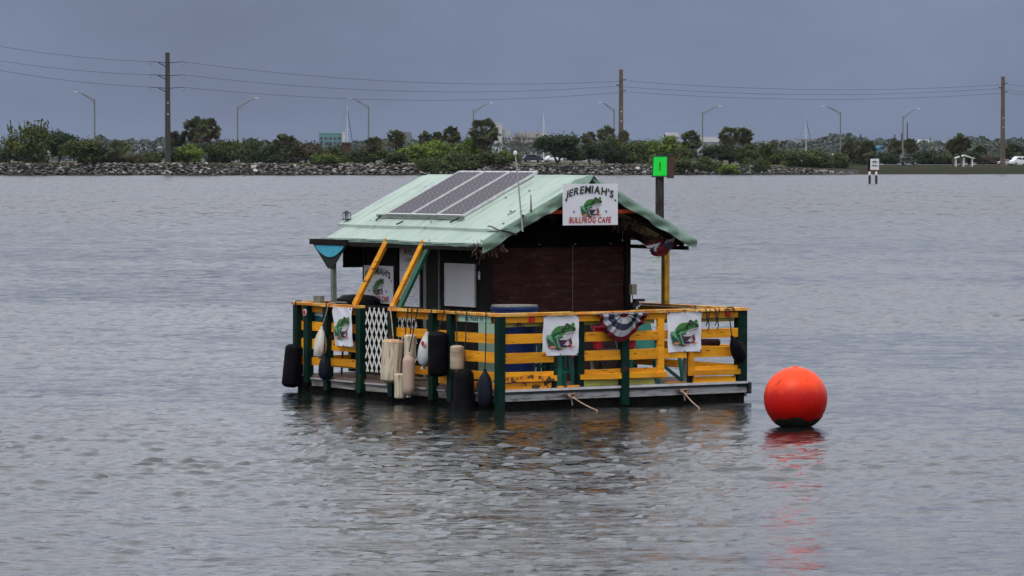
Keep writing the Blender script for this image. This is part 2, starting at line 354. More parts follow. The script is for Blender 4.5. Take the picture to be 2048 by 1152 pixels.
cp('skirt_panel', MB().box((FWD-.01, 0, .06), (FWD+.02, LEN, .2)), alum)
cp('skirt_panel', MB().box((0, LEN-.01, .06), (FWD, LEN+.02, .2)), alum)
cp('corner_bracket', MB().box((FWD+.003, -.06, .10), (FWD+.05, .04, .25)), blackm)

# railing
def post(u0, u1, v0, v1, z0, z1, mat=greenp): cp('rail_post', MB().box((u0, v0, z0), (u1, v1, z1), jit=.004), mat)
def fslat(a, b, z0, z1, mat=orange, v=-.012, name='rail_slat'): cp(name, MB().box((a, v-.022, z0), (b, v, z1), jit=.005), mat)
def lslat(a, b, z0, z1, mat=orange, u=-.012, name='rail_slat'): cp(name, MB().box((u-.022, a, z0), (u, b, z1), jit=.005), mat)
post(-.055, .045, -.055, .045, .0, 1.195)
post(1.195, 1.287, 0, .09, .25, 1.195); post(1.836, 1.944, -.075, .02, .02, 1.195); post(3.72, 3.86, -.045, .06, .2, 1.195)
post(.762, .85, .02, .10, .25, .72); post(2.427, 2.522, -.045, 0, .34, 1.12, orange); post(2.885, 2.915, .0, .05, .25, .74, greytrim); post(2.92, 3.0, -.05, -.012, .42, .72, orange)
post(.78, .86, .0, .06, .25, .36, darkw); post(1.2, 1.285, .0, .06, .25, .30, darkw); post(2.93, 3.03, .0, .06, .25, .40, darkw)
for a, b in ((-.06, 1.1), (1.104, 2.05), (2.054, 3.0), (3.004, FWD)): cp('rail_cap', MB().box((a, -.065, 1.20), (b, .075, 1.236), jit=.006), capm)
for a, b in ((.045, 1.19), (1.195, 1.835), (1.945, 2.6), (2.603, 3.715)): fslat(a, b, 1.115, 1.198)
for a, b in ((.05, .76), (1.29, 1.83), (1.95, 2.42), (2.53, 3.7)): fslat(a, b, 1.062, 1.108, limem, .06)
for a, b in ((.05, .77), (1.29, 1.836), (1.945, 2.425), (2.523, 3.72)): fslat(a, b, .85, .97)
for a, b in ((.05, .80), (1.29, 1.832), (1.945, 2.425), (2.523, 2.885), (2.93, 3.72)): fslat(a, b, .602, .733)
for a, b in ((.05, .80), (1.29, 1.836), (1.948, 2.425), (3.0, 3.715)): fslat(a, b, .41, .487)
for a, b, m_ in ((.05, .83, orange_worn), (1.205, 1.845, orange), (1.948, 2.56, orange), (2.90, 3.74, orange)): fslat(a, b, .362, .432, m_, -.038)
for a, b, m_ in ((.05, .76, orange_worn), (3.0, 3.68, orange)): fslat(a, b, .272, .345, m_)
for a, b in ((1.29, 1.83), (1.95, 2.40)): fslat(a, b, .272, .352, limem, .03)
fslat(.86, 1.2, .272, .29, orange_worn); fslat(2.56, 2.86, .275, .292, orange)
for a, b in ((1.05, 1.215), (1.475, 1.68), (2.515, 2.69), (3.30, 3.545), (4.225, 4.37), (4.74, 4.91), (5.04, 5.19)):
    mid = (a+b)/2; post(-.06, .04, mid-.055, mid+.055, .06 if a < 4.7 else .14, 1.195)
for a, b in ((.04, 1.35), (1.354, 2.62), (3.36, 4.4), (4.404, 5.2)): cp('rail_cap', MB().box((-.075, a, 1.20), (.065, b, 1.236), jit=.006), capm)
for a, b in ((.06, 1.3), (1.303, 2.55), (3.4, 4.4), (4.403, 5.15)): lslat(a, b, 1.105, 1.198, u=.034)
for z0, z1, secs in ((.85, .975, ((.06, 1.08), (1.15, 2.55), (3.45, 5.15))), (.60, .735, ((.06, 1.08), (1.15, 1.62), (3.45, 5.15))), (.38, .485, ((.06, 1.08), (1.15, 2.3), (3.45, 5.1)))):
    for a, b in secs: lslat(a, b, z0, z1, u=.034)
lslat(.06, 1.05, .265, .345, orange_worn, .034); lslat(1.2, 1.45, .29, .40, orange, .0); lslat(3.5, 4.2, .40, .50, orange, .0)
# far rails (right side and back)
for v_ in (1.3, 2.6, 3.9, 5.13): cp('rail_post', MB().box((FWD-.06, v_-.045, .25), (FWD+.03, v_+.045, 1.195)), greenp)
for u_ in (.9, 1.9, 2.9): cp('rail_post', MB().box((u_-.045, LEN-.06, .25), (u_+.045, LEN+.03, 1.195)), greenp)
cp('rail_cap', MB().box((FWD-.075, .08, 1.20), (FWD+.065, LEN, 1.234), jit=.005), capm)
cp('rail_cap', MB().box((.07, LEN-.065, 1.20), (FWD-.08, LEN+.07, 1.234), jit=.005), capm)
for z0, z1 in ((1.1, 1.195), (.85, .97), (.60, .73), (.38, .48)):
    cp('rail_slat', MB().box((FWD-.036, .1, z0), (FWD-.014, LEN-.06, z1), jit=.004), orange) if z0 != .85 else None
    cp('rail_slat', MB().box((.1, LEN-.036, z0), (FWD-.1, LEN-.014, z1), jit=.004), orange)
# lattice gate in the side rail, lattice panel on the hut
def lattice(name, u, v0, v1, z0, z1, stp, rise, wd):
    g = cp(name, MB().add([(u+d, v, z) for d in (-.004, .02) for v, z in ((v0-.03, z0-.04), (v1+.03, z0-.04), (v1+.03, z1+.03), (v0-.03, z1+.03), (v0, z0), (v1, z0), (v1, z1), (v0, z1))], [q for i in range(4) for q in ((i, (i+1) % 4, (i+1) % 4+4, i+4), (i+8, i+12, (i+1) % 4+12, (i+1) % 4+8), (i, i+8, (i+1) % 4+8, (i+1) % 4), (i+4, (i+1) % 4+4, (i+1) % 4+12, i+12))]), darkw)
    W_, H_ = v1-v0, z1-z0
    for sgn in (1, -1):
        k = -H_*stp/rise
        while k < W_:
            a0, b0 = k, 0.0; a1, b1 = k+H_*stp/rise, H_       # a along v, b up
            if a0 < 0: b0 += -a0*rise/stp; a0 = 0
            if a1 > W_: b1 -= (a1-W_)*rise/stp; a1 = W_
            if a1-a0 > .02:
                f = (lambda a: v0+a) if sgn > 0 else (lambda a: v1-a)
                uu = u-.008 if sgn > 0 else u-.014
                cp('lattice_strip', MB().bar((uu, f(a0), z0+b0), (uu, f(a1), z0+b1), wd, .005, side=(0, 1, 0)), lattm, parent=g)
            k += stp
lattice('lattice_gate', -.01, 2.72, 3.28, .36, 1.215, .118, .225, .026)
lattice('lattice_panel', .77, 3.25, 3.75, .45, 1.16, .118, .225, .026)
# reflectors
for i, (u_, v_, z_, ax) in enumerate(((.455, -.045, 1.155, 'f'), (3.55, -.045, 1.165, 'f'), (-.075, 4.82, 1.10, 'l'), (-.19, 1.55, .80, 'l'))):
    mb = MB()
    for r_, d_, m_ in ((.047, .0, 1), (.036, .004, 0)):
        pts = [(r_*math.cos(2*math.pi*k/16), r_*math.sin(2*math.pi*k/16)) for k in range(16)]
        if ax == 'f': mb.prism([(u_+a, z_+b) for a, b in pts], v_-d_-.004, v_-d_+.006, 'y', m_ if i > 1 else 0)
        else: mb.prism([(v_+a, z_+b) for a, b in pts], u_-d_-.004, u_-d_+.006, 'x', m_)
    cp('reflector', mb, [redm, whitep])

# hut
U0, U1, V0, V1 = .81, 3.05, 1.6, 4.72
EZ, RZ, RU = 2.11, 2.925, 1.93
def rz(u): return EZ+(RZ-EZ)*(1-abs(u-RU)/1.67)
cp('side_wall', MB().box((U0, V0, .243), (U0+.05, V1, 2.36)), charcoal)
cp('side_wall', MB().box((U1-.05, V0+.9, .243), (U1, V1, 2.36)), charcoal)
cp('rear_wall', MB().box((U0+.05, V1-.05, .243), (U1-.05, V1, 1.98)), charcoal)
cp('gable_panel', MB().prism([(U0+.05, 2.09), (U1-.05, 2.09), (U1-.05, 2.38), (RU, 2.90), (U0+.05, 2.38)], V0+.02, V0+.06), M('black_gable', (.004, .004, .004), .95, spec=.05))
cp('gable_panel', MB().prism([(U0+.05, 1.99), (U1-.05, 1.99), (U1-.05, 2.38), (RU, 2.90), (U0+.05, 2.38)], V1-.045, V1-.02), charcoal)
cp('header_beam', MB().box((U0-.02, V0-.05, 2.03), (U1+.02, V0+.015, 2.10)), M('black_gable', (0, 0, 0)))
cp('counter_wall', MB().box((U0+.052, V0+.01, .243), (U1-.052, V0+.05, 1.10)), M('brown_board', (.035, .018, .014), .8))
for k in range(5):
    z_ = .26+k*.095; cp('siding_plank', MB().box((U0+.02, V0-.02, z_), (1.75, V0+.006, z_+.088)), M('pale_blue_siding', (.34, .40, .47), .6))
cp('counter_top', MB().box((U0+.03, V0-.14, 1.10), (U1-.03, V0+.05, 1.135)), darkw)
def curtain(a, b):
    u_ = U0+.06+(U1-U0-.12)*a; z_ = 1.14+.93*b
    return (u_, V0-.022+.012*math.sin(u_*9+1)*(1-b*.6)+.007*math.sin(u_*23+z_*3)+.006*math.sin(z_*14+u_*2), z_)
cu = cp('roll_curtain', MB().grid(curtain, 60, 20), curtm, True)
for u_ in (1.05, 1.62, 2.19, 2.76):
    cp('snap', MB().lathe([(.004, 0), (.012, .002), (.012, .008), (.004, .010)], 10, (u_, V0-.055, 2.064)), whitep, parent=cu)
cp('pull_cord', MB().tube([(2.15, V0-.05, 2.06), (2.148, V0-.052, 1.6), (2.152, V0-.05, 1.15)], .004, 5), M('cord_grey', (.20, .18, .17), .8), parent=cu)
for u_ in (U0-.02, U1-.06): cp('corner_post', MB().box((u_, V0-.08, .243), (u_+.08, V0-.005, 2.36)), darkw)
for v_, wd, mt in ((3.06, .07, greytrim), (2.72, .03, greytrim), (3.80, .05, darkw), (4.66, .06, darkw)): cp('wall_batten', MB().box((U0-.02, v_, .25), (U0-.003, v_+wd, 2.2)), mt)
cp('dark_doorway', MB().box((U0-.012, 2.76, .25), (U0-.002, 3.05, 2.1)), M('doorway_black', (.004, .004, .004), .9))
cp('door_sill', MB().box((.1, 2.7, .244), (.8, 3.3, .262)), deckm)
cp('mint_panel', MB().box((.30, .55, .25), (.33, .98, 1.12)), mintp)
# collar beam, rafters
cp('collar_beam', MB().box((1.02, .84, 2.485), (2.84, .88, 2.535)), M('red_orange_paint', (.62, .07, .012), .55, c2=(.42, .04, .01), scale=6))
for v_ in (.95, 1.75, 2.6, 3.4, 4.2, 4.65):
    for s_ in (-1, 1):
        cp('rafter', MB().bar((RU, v_, RZ-.09), (RU+s_*1.60, v_, EZ-.045), .05, .085, side=(0, 1, 0)), darkw)
# braces and posts under the eaves
def brace(p, q, mat, wd=.075): cp('brace', MB().bar(p, q, wd, .042, side=(0, 1, 0)), mat)
brace((.0, 3.61, 1.236), (.27, 3.19, 2.12), orange, .10); brace((.0, 2.64, 1.236), (.27, 2.27, 2.12), orange, .085); brace((.02, 2.50, 1.21), (.30, 2.13, 2.12), greenb, .085)
cp('eave_post', MB().box((3.67, 1.58, 1.236), (3.75, 1.66, 2.07)), M('mustard_paint', (.55, .30, .015), .6, c2=(.22, .12, .02), lo=.5, hi=.7, scale=5, c3=(.06, .04, .02), scale3=10, lo3=.64, hi3=.66))
cp('eave_post', MB().box((3.66, 4.3, 1.236), (3.74, 4.38, 2.07)), M('mustard_paint', (0, 0, 0)))
cp('eave_beam', MB().box((.24, .95, 2.015), (.30, 4.70, 2.065)), darkw)
cp('eave_beam', MB().box((3.56, .95, 1.985), (3.62, 4.70, 2.035)), darkw)

# roof: two sheets, lower skirt on the left, crumpled rake flashing
VF, VB = .80, 4.78
def rn(u, v, a=1): return a*(.006*math.sin(3.1*u+2.2*v)+.004*math.sin(7.3*u-1.7*v+1)+.002*math.sin(1.3*u+6.1*v+2))
def sheet(ua, ub, off, va, vb, nu=18, nv=34, t_=.028, wob=1.0):
    mb = MB()
    f = lambda a, b, o: (lambda u, v: (u, v, rz(u)+off+rn(u, v, wob)-o+(v-2.5)*.004*(1 if u < RU else 0)))(ua+(ub-ua)*a, va+(vb-va)*b)
    mb.grid(lambda a, b: f(a, b, 0), nu, nv); n0 = len(mb.v); mb.grid(lambda a, b: f(a, b, t_), nu, nv)
    per = [i for i in range(nu+1)]+[(j+1)*(nu+1)-1 for j in range(1, nv+1)]+[nv*(nu+1)+i for i in range(nu-1, -1, -1)]+[j*(nu+1) for j in range(nv-1, 0, -1)]
    for i in range(len(per)):
        a, b = per[i], per[(i+1) % len(per)]; mb.f.append((a, b, b+n0, a+n0)); mb.m.append(0)
    return mb
cp('roof_sheet', sheet(.54, RU, .050, VF+.03, VB+.18, t_=.042, wob=.45), roofm, True)
cp('roof_skirt', sheet(.25, .66, .01, VF, VB, 8, 34, .02, .8), roofm, True)
cp('roof_sheet', sheet(RU, 3.60, .04, VF+.03, VB, t_=.05, wob=.6), roofm, True)
cp('ridge_cap', MB().grid(lambda a, b: (RU-.11+.22*a, VF-.02+(VB-VF+.1)*b, RZ+.064-.105*abs(a-.5)*2+rn(a*3, b*9, .3)), 2, 30), roofm, True)
def rake(a, b, side):
    L_ = 1.69; u_ = RU+side*L_*a; top = rz(u_)+.062-.02*a; h_ = .16+.008*math.sin(a*9+side)+.008*math.sin(a*23)
    if a < .12: h_ = .06+a*.9
    vv = VF-.035+.10*(max(0, .3-b))+.010*math.sin(a*17+b*4)+.012*math.sin(a*41+b*7+1)*b-.012*math.sin(a*29)*b
    return (u_+side*.01, vv, top-h_*b)
for s_ in (-1, 1): cp('rake_flashing', MB().grid(lambda a, b: rake(a, b, s_), 70, 8), flashm, True)
mb = MB(); mb.grid(lambda a, b: (RU+(a-.5)*.62, VF-.06+.16*b+.02*math.sin(a*12), RZ+.085-abs(a-.5)*.40-.05*(1-b)+.03*math.sin(a*14+b*5)), 14, 6); cp('ridge_end_cap', mb, flashm, True)
mb = MB(); mb.grid(lambda a, b: (.25+.012*math.sin(b*30), VF+(VB-VF)*b, 2.115-.05*a+rn(0, VF+(VB-VF)*b)), 2, 40); cp('eave_drip_edge', mb, flashm, True)
mb = MB(); mb.grid(lambda a, b: (3.605+.012*math.sin(b*30), VF+(VB-VF)*b, 2.155-.06*a), 2, 40); cp('eave_drip_edge', mb, flashm, True)
cp('roof_rail', MB().box((.70, 2.02, 2.41), (.74, 4.2, 2.445)).box((.69, 2.02, 2.405), (.745, 2.05, 2.43)), greytrim)
cp('roof_bracket', MB().bar((.60, 2.15, 2.36), (.72, 2.05, 2.44), .02, .012), blackm); cp('roof_bracket', MB().bar((.60, 4.05, 2.36), (.70, 4.08, 2.43), .02, .012), blackm)
cp('roof_bracket', MB().bar((.50, 3.35, 2.32), (.58, 3.30, 2.36), .02, .012), blackm)
for v_ in (1.02, 1.95, 2.9, 3.9, 4.6):
    cp('roof_lap', MB().grid(lambda a, b: (.56+(RU-.14-.56)*a, v_+.03*b, rz(.56+(RU-.14-.56)*a)+.053+rn(.56+(RU-.14-.56)*a, v_, .45)+.004*b+(v_-2.5)*.004), 12, 1), roofm)
# thatch under the eaves
def thatch(cu_, cv_, cz_, du, dv, n, ln, sd_):
    g = random.Random(sd_); mb = MB()
    for k in range(n):
        p = Vector((cu_+g.uniform(-du, du), cv_+g.uniform(-dv, dv), cz_+g.uniform(-.05, .04))); d = Vector((g.uniform(-.7, .3), g.uniform(-.9, .2), g.uniform(-1, -.15))).normalized()*ln*g.uniform(.4, 1)
        mb.bar(p, p+d, .012*g.uniform(.5, 1.6), .003, side=(g.random(), g.random(), g.random()))
    o = cp('thatch', mb, thatchm); o['kind'] = 'stuff'
thatch(.42, .98, 2.12, .14, .12, 70, .26, 1); thatch(.40, 2.3, 2.09, .06, 1.2, 60, .12, 2); thatch(2.75, 1.08, 2.38, .26, .10, 110, .17, 3); thatch(3.2, 1.1, 2.16, .20, .10, 70, .16, 4); thatch(.40, 4.1, 2.09, .06, .6, 40, .13, 6)
thatch(1.3, 1.2, 2.50, .3, .2, 60, .2, 5)
# rear awning with its black hanging cloth and blue panel
cp('rear_awning', MB().box((.20, 4.20, 2.06), (3.5, 5.16, 2.10)).box((.20, 4.15, 2.025), (.26, 5.16, 2.062)), darkw)
cp('awning_curtain', MB().prism([(4.20, 2.024), (5.10, 2.024), (4.70, 1.70), (4.58, 1.70)], .225, .235, 'x').box((.66, 5.02, 1.70), (3.4, 5.035, 2.055)), M('black_cloth', (.006, .009, .008), .85))
arc = [(4.24+.80*k/14, 2.018-.16*math.sin(math.pi*k/14)**.8 if 0 < k < 14 else 2.018) for k in range(15)]
cp('awning_panel', MB().prism(arc, .212, .222, 'x'), M('sky_blue_paint', (.03, .30, .46), .5, c2=(.05, .38, .50), scale=8))
cp('awning_post', MB().bar((.26, 4.60, 1.24), (.26, 4.62, 2.03), .06, .06, side=(0, 1, 0)), greytrim)
cp('rail_end_block', MB().box((.03, 4.58, 1.14), (.10, 4.76, 1.33)), greytrim)

# ------------------------------------------------------------------ lettering and the frog emblem
_gl = {}
def glyph(ch):
    if ch not in _gl:
        cu_ = bpy.data.curves.new('glyph', 'FONT'); cu_.body = ch; cu_.size = 1; cu_.offset = .026; cu_.resolution_u = 3
        o = bpy.data.objects.new('glyph', cu_); col.objects.link(o); dg = bpy.context.evaluated_depsgraph_get(); dg.update()
        me_ = bpy.data.meshes.new_from_object(o.evaluated_get(dg))
        _gl[ch] = ([tuple(v.co) for v in me_.vertices], [tuple(p.vertices) for p in me_.polygons])
        bpy.data.objects.remove(o); bpy.data.curves.remove(cu_); bpy.data.meshes.remove(me_)
    return _gl[ch]
def lettering(name, txt, parent, mat, cx, cz, width, height, y=-.012, shear=.18, arch=0.0, tiltarch=0.0):
    adv = []; x = 0
    for ch in txt:
        if ch == ' ': adv.append((x, 0)); x += .34; continue
        vs_, _ = glyph(ch); x0 = min(p[0] for p in vs_); x1 = max(p[0] for p in vs_); adv.append((x-x0, x1-x0)); x += x1-x0+.10
    tot = x-.10; sx = width/tot; sz = height/.70; mb = MB()
    for ch, (ox, wd_) in zip(txt, adv):
        if ch == ' ': continue
        vs_, fs_ = glyph(ch); q = []
        for (a, b, _) in vs_:
            X = (a+ox)*sx-width/2; Z = b*sz; k = X/(width/2)
            Z = Z*(1-.12*abs(k)*(arch > 0))-arch*k*k
            q.append((cx+X+shear*b*sz*.7, y, cz+Z))
        mb.add(q, fs_)
    return mb.build(name, mat, parent)
FG = dict(g1=M('frog_green', (.050, .20, .035), .5), g2=M('frog_dark_green', (.010, .075, .035), .5), g3=M('frog_mint', (.12, .36, .16), .5), g4=M('frog_deep', (.006, .030, .020), .5),
          k=textk, w=M('frog_chin', (.52, .50, .54), .5), p=M('frog_plum', (.045, .012, .035), .5), n=M('frog_navy', (.012, .014, .06), .5), r=M('frog_red', (.28, .02, .02), .5), o=M('frog_orange', (.50, .22, .10), .5))
FROG = [('g1', [(205, 535), (250, 445), (330, 365), (430, 322), (600, 320), (640, 268), (680, 255), (722, 290), (785, 290), (815, 252), (860, 248), (886, 290), (880, 340), (900, 375), (885, 440), (800, 452), (700, 468), (600, 505), (530, 560), (400, 560), (300, 610), (280, 640)]),
        ('w', [(520, 570), (600, 508), (700, 475), (875, 455), (820, 560), (720, 640), (600, 665), (480, 650), (400, 612)]),
        ('g2', [(215, 545), (330, 480), (490, 455), (485, 530), (390, 525), (300, 590), (285, 700), (340, 800), (250, 770), (275, 650)]),
        ('g3', [(90, 530), (210, 525), (250, 590), (282, 690), (272, 712), (150, 625), (82, 572)]), ('g2', [(88, 580), (150, 625), (272, 712), (250, 775), (150, 762), (105, 700)]),
        ('g4', [(118, 760), (250, 768), (340, 800), (460, 850), (560, 872), (450, 886), (300, 850), (150, 822)]),
        ('p', [(408, 608), (480, 650), (685, 655), (600, 740), (540, 772), (460, 770)]), ('n', [(455, 765), (600, 772), (665, 780), (655, 830), (480, 822)]),
        ('g2', [(288, 600), (380, 570), (420, 720), (465, 852), (390, 845), (335, 760)]), ('g3', [(298, 592), (390, 525), (545, 560), (525, 575), (395, 582), (405, 700), (475, 850), (440, 850), (372, 690), (355, 600)]),
        ('g2', [(382, 577), (537, 566), (530, 602), (402, 606)]),
        ('r', [(705, 645), (750, 610), (795, 740), (765, 822), (665, 822), (668, 780), (740, 762)]), ('g4', [(738, 622), (768, 598), (808, 740), (772, 760)]),
        ('o', [(165, 790), (260, 780), (385, 822), (310, 832), (295, 872), (250, 832), (170, 852)]), ('o', [(470, 838), (600, 842), (645, 858), (520, 868)]), ('o', [(765, 758), (800, 775), (800, 850), (770, 842)]), ('o', [(798, 800), (905, 815), (885, 828), (798, 818)]),
        ('k', [(478, 480), (518, 392), (612, 340), (625, 372), (545, 412), (505, 478)]), ('k', [(565+26*math.cos(a*.524), 440+42*math.sin(a*.524)) for a in range(12)]),
        ('k', [(665+58*math.cos(a*.39), 332+72*math.sin(a*.39)) for a in range(16)]), ('w', [(628, 330), (660, 308), (702, 330), (660, 318)]), ('w', [(622, 352), (660, 368), (694, 350), (660, 378)]),
        ('g4', [(725, 318), (832, 365), (900, 376), (885, 442), (805, 440), (830, 395), (720, 338)]), ('p', [(600, 525), (850, 470), (838, 492), (640, 528)])]
def frog(parent, cx, cz, wd, y=-.010, stretch=1.0):
    keys = list(FG); mb = MB(); sc = wd/820
    for i, (k, poly) in enumerate(FROG):
        if sum(poly[j][0]*poly[(j+1) % len(poly)][1]-poly[(j+1) % len(poly)][0]*poly[j][1] for j in range(len(poly))) > 0: poly = poly[::-1]
        mb.add([(cx+(a-490)*sc, y-.0006*i, cz-(b-565)*sc*stretch) for a, b in poly], [tuple(range(len(poly)))], keys.index(k))
    return mb.build('frog_emblem', [FG[k] for k in keys], parent)
FRONT, SIDE = TH, TH-math.pi/2
def bolt(parent, x, z, r=.011, mat=blackm, y=-.006):
    pts = [(x+r*math.cos(k*.785), z+r*math.sin(k*.785)) for k in range(8)]
    MB().prism(pts, y-.005, y, 'y').build('grommet', mat, parent)
def banner(label, loc, rz_, w_, h_, dw=0, emb=.82, seed=1, skew=0.0):
    t_ = thing('frog_banner', label, 'banner', loc, rz_, 'frog banners tied to the railing')
    def f(a, b):
        e = (max(0, .18-min(a, 1-a)-.0)+max(0, .18-min(b, 1-b)))
        x = (a-.5)*w_+skew*(1-b)-dw*(1-b)*(.5-a); z = (b-.5)*h_-.006*math.sin(math.pi*a)*(b-.5)*2
        y = .018*math.sin(a*9+b*3+seed)*e*3+.014*math.sin((a+b)*13+seed)*e*3+.006*math.sin(a*5+seed)*math.sin(b*4)
        return (x, y*.6, z)
    mb = MB(); mb.grid(f, 20, 20); n0 = len(mb.v); mb.grid(lambda a, b: (lambda q: (q[0], q[1]+.003, q[2]))(f(a, b)), 20, 20)
    mb.build('cloth', white, t_, True)
    frog(t_, -.01+skew*.4, -.015, w_*emb, -.012)
    for gx in (-.47, 0, .47):
        for gz in (-.47, .47): bolt(t_, gx*w_+(skew if gz < 0 else 0), gz*h_, .012 if gx else .008, y=-.008)
    return t_
banner('white banner with green frog beside the blue bin', P(.905, -.045, .945), FRONT, .545, .53, skew=-.012)
banner('white frog banner on the front rail before the teal chair', P(2.835, -.055, .945), FRONT, .545, .535, seed=4)
banner('narrow creased frog banner hung on the side rail past the lattice gate', P(-.085, 3.80, .94), SIDE, .50, .53, seed=7, skew=.05)
def cafe_sign(label, loc, rz_, w_, h_, f_=1.0):
    t_ = thing('cafe_sign', label, 'sign', loc, rz_)
    MB().box((-w_/2, -.004, -h_/2), (w_/2, .012, h_/2)).build('board', white, t_)
    lettering('lettering', "JEREMIAH'S", t_, textg, -.03*w_, h_*.275, w_*.88, h_*.185, arch=h_*.12)
    lettering('lettering', 'BULLFROG CAFE', t_, textr, -.02*w_, -h_*.44, w_*.76, h_*.135)
    frog(t_, .0, -.06*h_, w_*.39, -.008, stretch=1.02)
    for gx, gz in ((-.45, .10), (.45, .10), (-.31, -.17), (.28, -.17)): bolt(t_, gx*w_, gz*h_, .012, M('sign_bolt_navy', (.012, .014, .05), .5))
    return t_
cafe_sign('white cafe sign with arched green lettering mounted at the roof peak', P(1.845, .675, 2.606), FRONT, .86, .54)
cafe_sign('white cafe sign with frog on the hut side wall behind the orange brace', P(.765, 4.25, 1.483), SIDE, .77, .515)
# registration plate
t_ = thing('registration_plate', 'mint green plate with black registration letters on the corner of the side rail', 'sign', P(-.035, .54, 1.152), SIDE)
MB().box((-.38, -.004, -.040), (.38, .010, .042)).build('board', mintp, t_); lettering('lettering', 'FL 7635 TI', t_, textk, -.01, -.022, .42, .045, y=-.007, shear=0)
# whiteboard, menu board
t_ = thing('whiteboard', 'blank whiteboard in aluminium frame on the dark hut wall', 'whiteboard', P(.785, 2.19, 1.53), SIDE)
MB().box((-.355, -.006, -.265), (.355, .012, .265)).build('panel', M('whiteboard_face', (.60, .63, .66), .25), t_)
fr = MB()
for a, b in (((-.375, -.014, -.285), (.375, .013, -.262)), ((-.375, -.014, .262), (.375, .013, .285)), ((-.375, -.0142, -.262), (-.352, .0132, .262)), ((.352, -.0142, -.262), (.375, .0132, .262))): fr.box(a, b)
fr.build('frame', alumb, t_)
t_ = thing('menu_board', 'tall white handwritten menu board behind the orange and green braces', 'menu board', P(.785, 3.47, 1.61), SIDE)
MB().box((-.25, -.006, -.405), (.25, .012, .405)).build('board', white, t_)
lettering('lettering', 'BULL', t_, M('menu_ink', (.18, .20, .20), .6), -.02, .30, .22, .07, y=-.009, shear=0); lettering('lettering', 'CAFE', t_, MATS['menu_ink'], -.02, .20, .18, .05, y=-.009, shear=0)
mb = MB(); g = random.Random(3)
for k in range(17):
    z_ = .14-k*.032; x_ = -.21
    while x_ < .2:
        l_ = g.uniform(.02, .07)
        if g.random() < .5: mb.box((x_, -.0075, z_), (min(x_+l_, .22), -.0065, z_+.006+g.random()*.006))
        x_ += l_+.02
mb.build('handwriting', M('menu_pen', (.22, .27, .36), .6), t_)
# teal sign behind the side rail
t_ = thing('teal_sign', 'teal and white sign board seen between the side rail slats', 'sign', P(.075, 4.66, .93), SIDE)
MB().box((-.45, -.006, -.19), (.45, .008, .19)).build('board', M('teal_sign_paint', (.004, .11, .13), .5), t_)
MB().prism([(-.44, .185), (-.44, .10), (-.2, .13), (.0, .125), (.25, .09), (.44, .06), (.44, .185)], -.010, -.007).build('white_band', M('pale_blue_paint', (.50, .62, .75), .5), t_)
lettering('lettering', 'IYA', t_, white, .10, -.16, .25, .06, y=-.011, shear=0)
MB().prism([(.0, .05), (.05, .075), (.10, .05), (.2, .07), (.3, .04), (.3, .02), (.0, .025)], -.011, -.009).build('print', textk, t_)
# bunting
t_ = thing('bunting', 'faded red white and navy pleated fan bunting on the front rail', 'bunting', P(1.83, -.085, 1.205), FRONT)
rings = [(0, .17, redc), (.17, .42, whitec), (.42, .66, navy), (.66, .88, whitec), (.88, 1.06, redc)]
for i, (r0, r1, m_) in enumerate(rings):
    def f(a, b, r0=r0, r1=r1):
        r_ = r0+(r1-r0)*b; th_ = math.pi*(1+a); pl = math.sin(a*math.pi*15)
        hx = .385; x = r_*hx*.92*math.cos(th_)+.02*math.sin(r_*5); z = (.32+.05*math.sin(a*5.5+.4))*r_*math.sin(th_)*(1+.07*math.sin(a*11+r_*2))
        return (x, -.012-.030*r_*pl*(.5+.5*math.sin(a*9))-.02*r_+.016*math.sin(a*5+r_*4), z)
    mb = MB(); mb.grid(f, 90, 3); mb.build('band', m_, t_, True)
MB().box((-.40, -.012, -.004), (.40, .004, .012)).build('header_tape', whitec, t_)

# ------------------------------------------------------------------ fenders
cream = M('weathered_cream_vinyl', (.55, .49, .38), .7, c2=(.30, .17, .08), lo=.50, hi=.70, scale=5, stretch=(5, 5, .5), spec=.2, c3=(.16, .10, .06), scale3=9, lo3=.58, hi3=.64)
creamw = M('stained_white_vinyl', (.55, .54, .50), .6, c2=(.34, .18, .08), lo=.46, hi=.66, scale=6, stretch=(1, 1, .4))
tanv = M('tan_vinyl', (.46, .34, .26), .6, c2=(.38, .27, .20), scale=6); tang = M('stained_tan_vinyl', (.40, .32, .24), .65, c2=(.26, .17, .11), lo=.45, hi=.6, scale=5, stretch=(.5, .5, 2))
slate = M('slate_vinyl', (.011, .014, .022), .5, c2=(.007, .009, .014), scale=5, spec=.08)
def cyl_prof(r, h, e=.25, n=6):
    p = [(.012, 0)]
    for k in range(n+1): a = math.pi/2*k/n; p.append((r*(.25+.75*math.sin(a)), e*r*(1-math.cos(a))*1.0))
    for k in range(1, 6): p.append((r, e*r+(h-2*e*r)*k/5))
    for k in range(n, -1, -1): a = math.pi/2*k/n; p.append((r*(.25+.75*math.sin(a)), h-e*r*(1-math.cos(a))))
    p.append((.012, h)); return p
def tear_prof(r, h):
    return [(.015, 0), (r*.30, .02), (r*.62, h*.06), (r*.92, h*.17), (r, h*.30), (r*.99, h*.45), (r*.9, h*.60), (r*.7, h*.74), (r*.45, h*.85), (r*.26, h*.92), (r*.24, h*.98), (.012, h)]
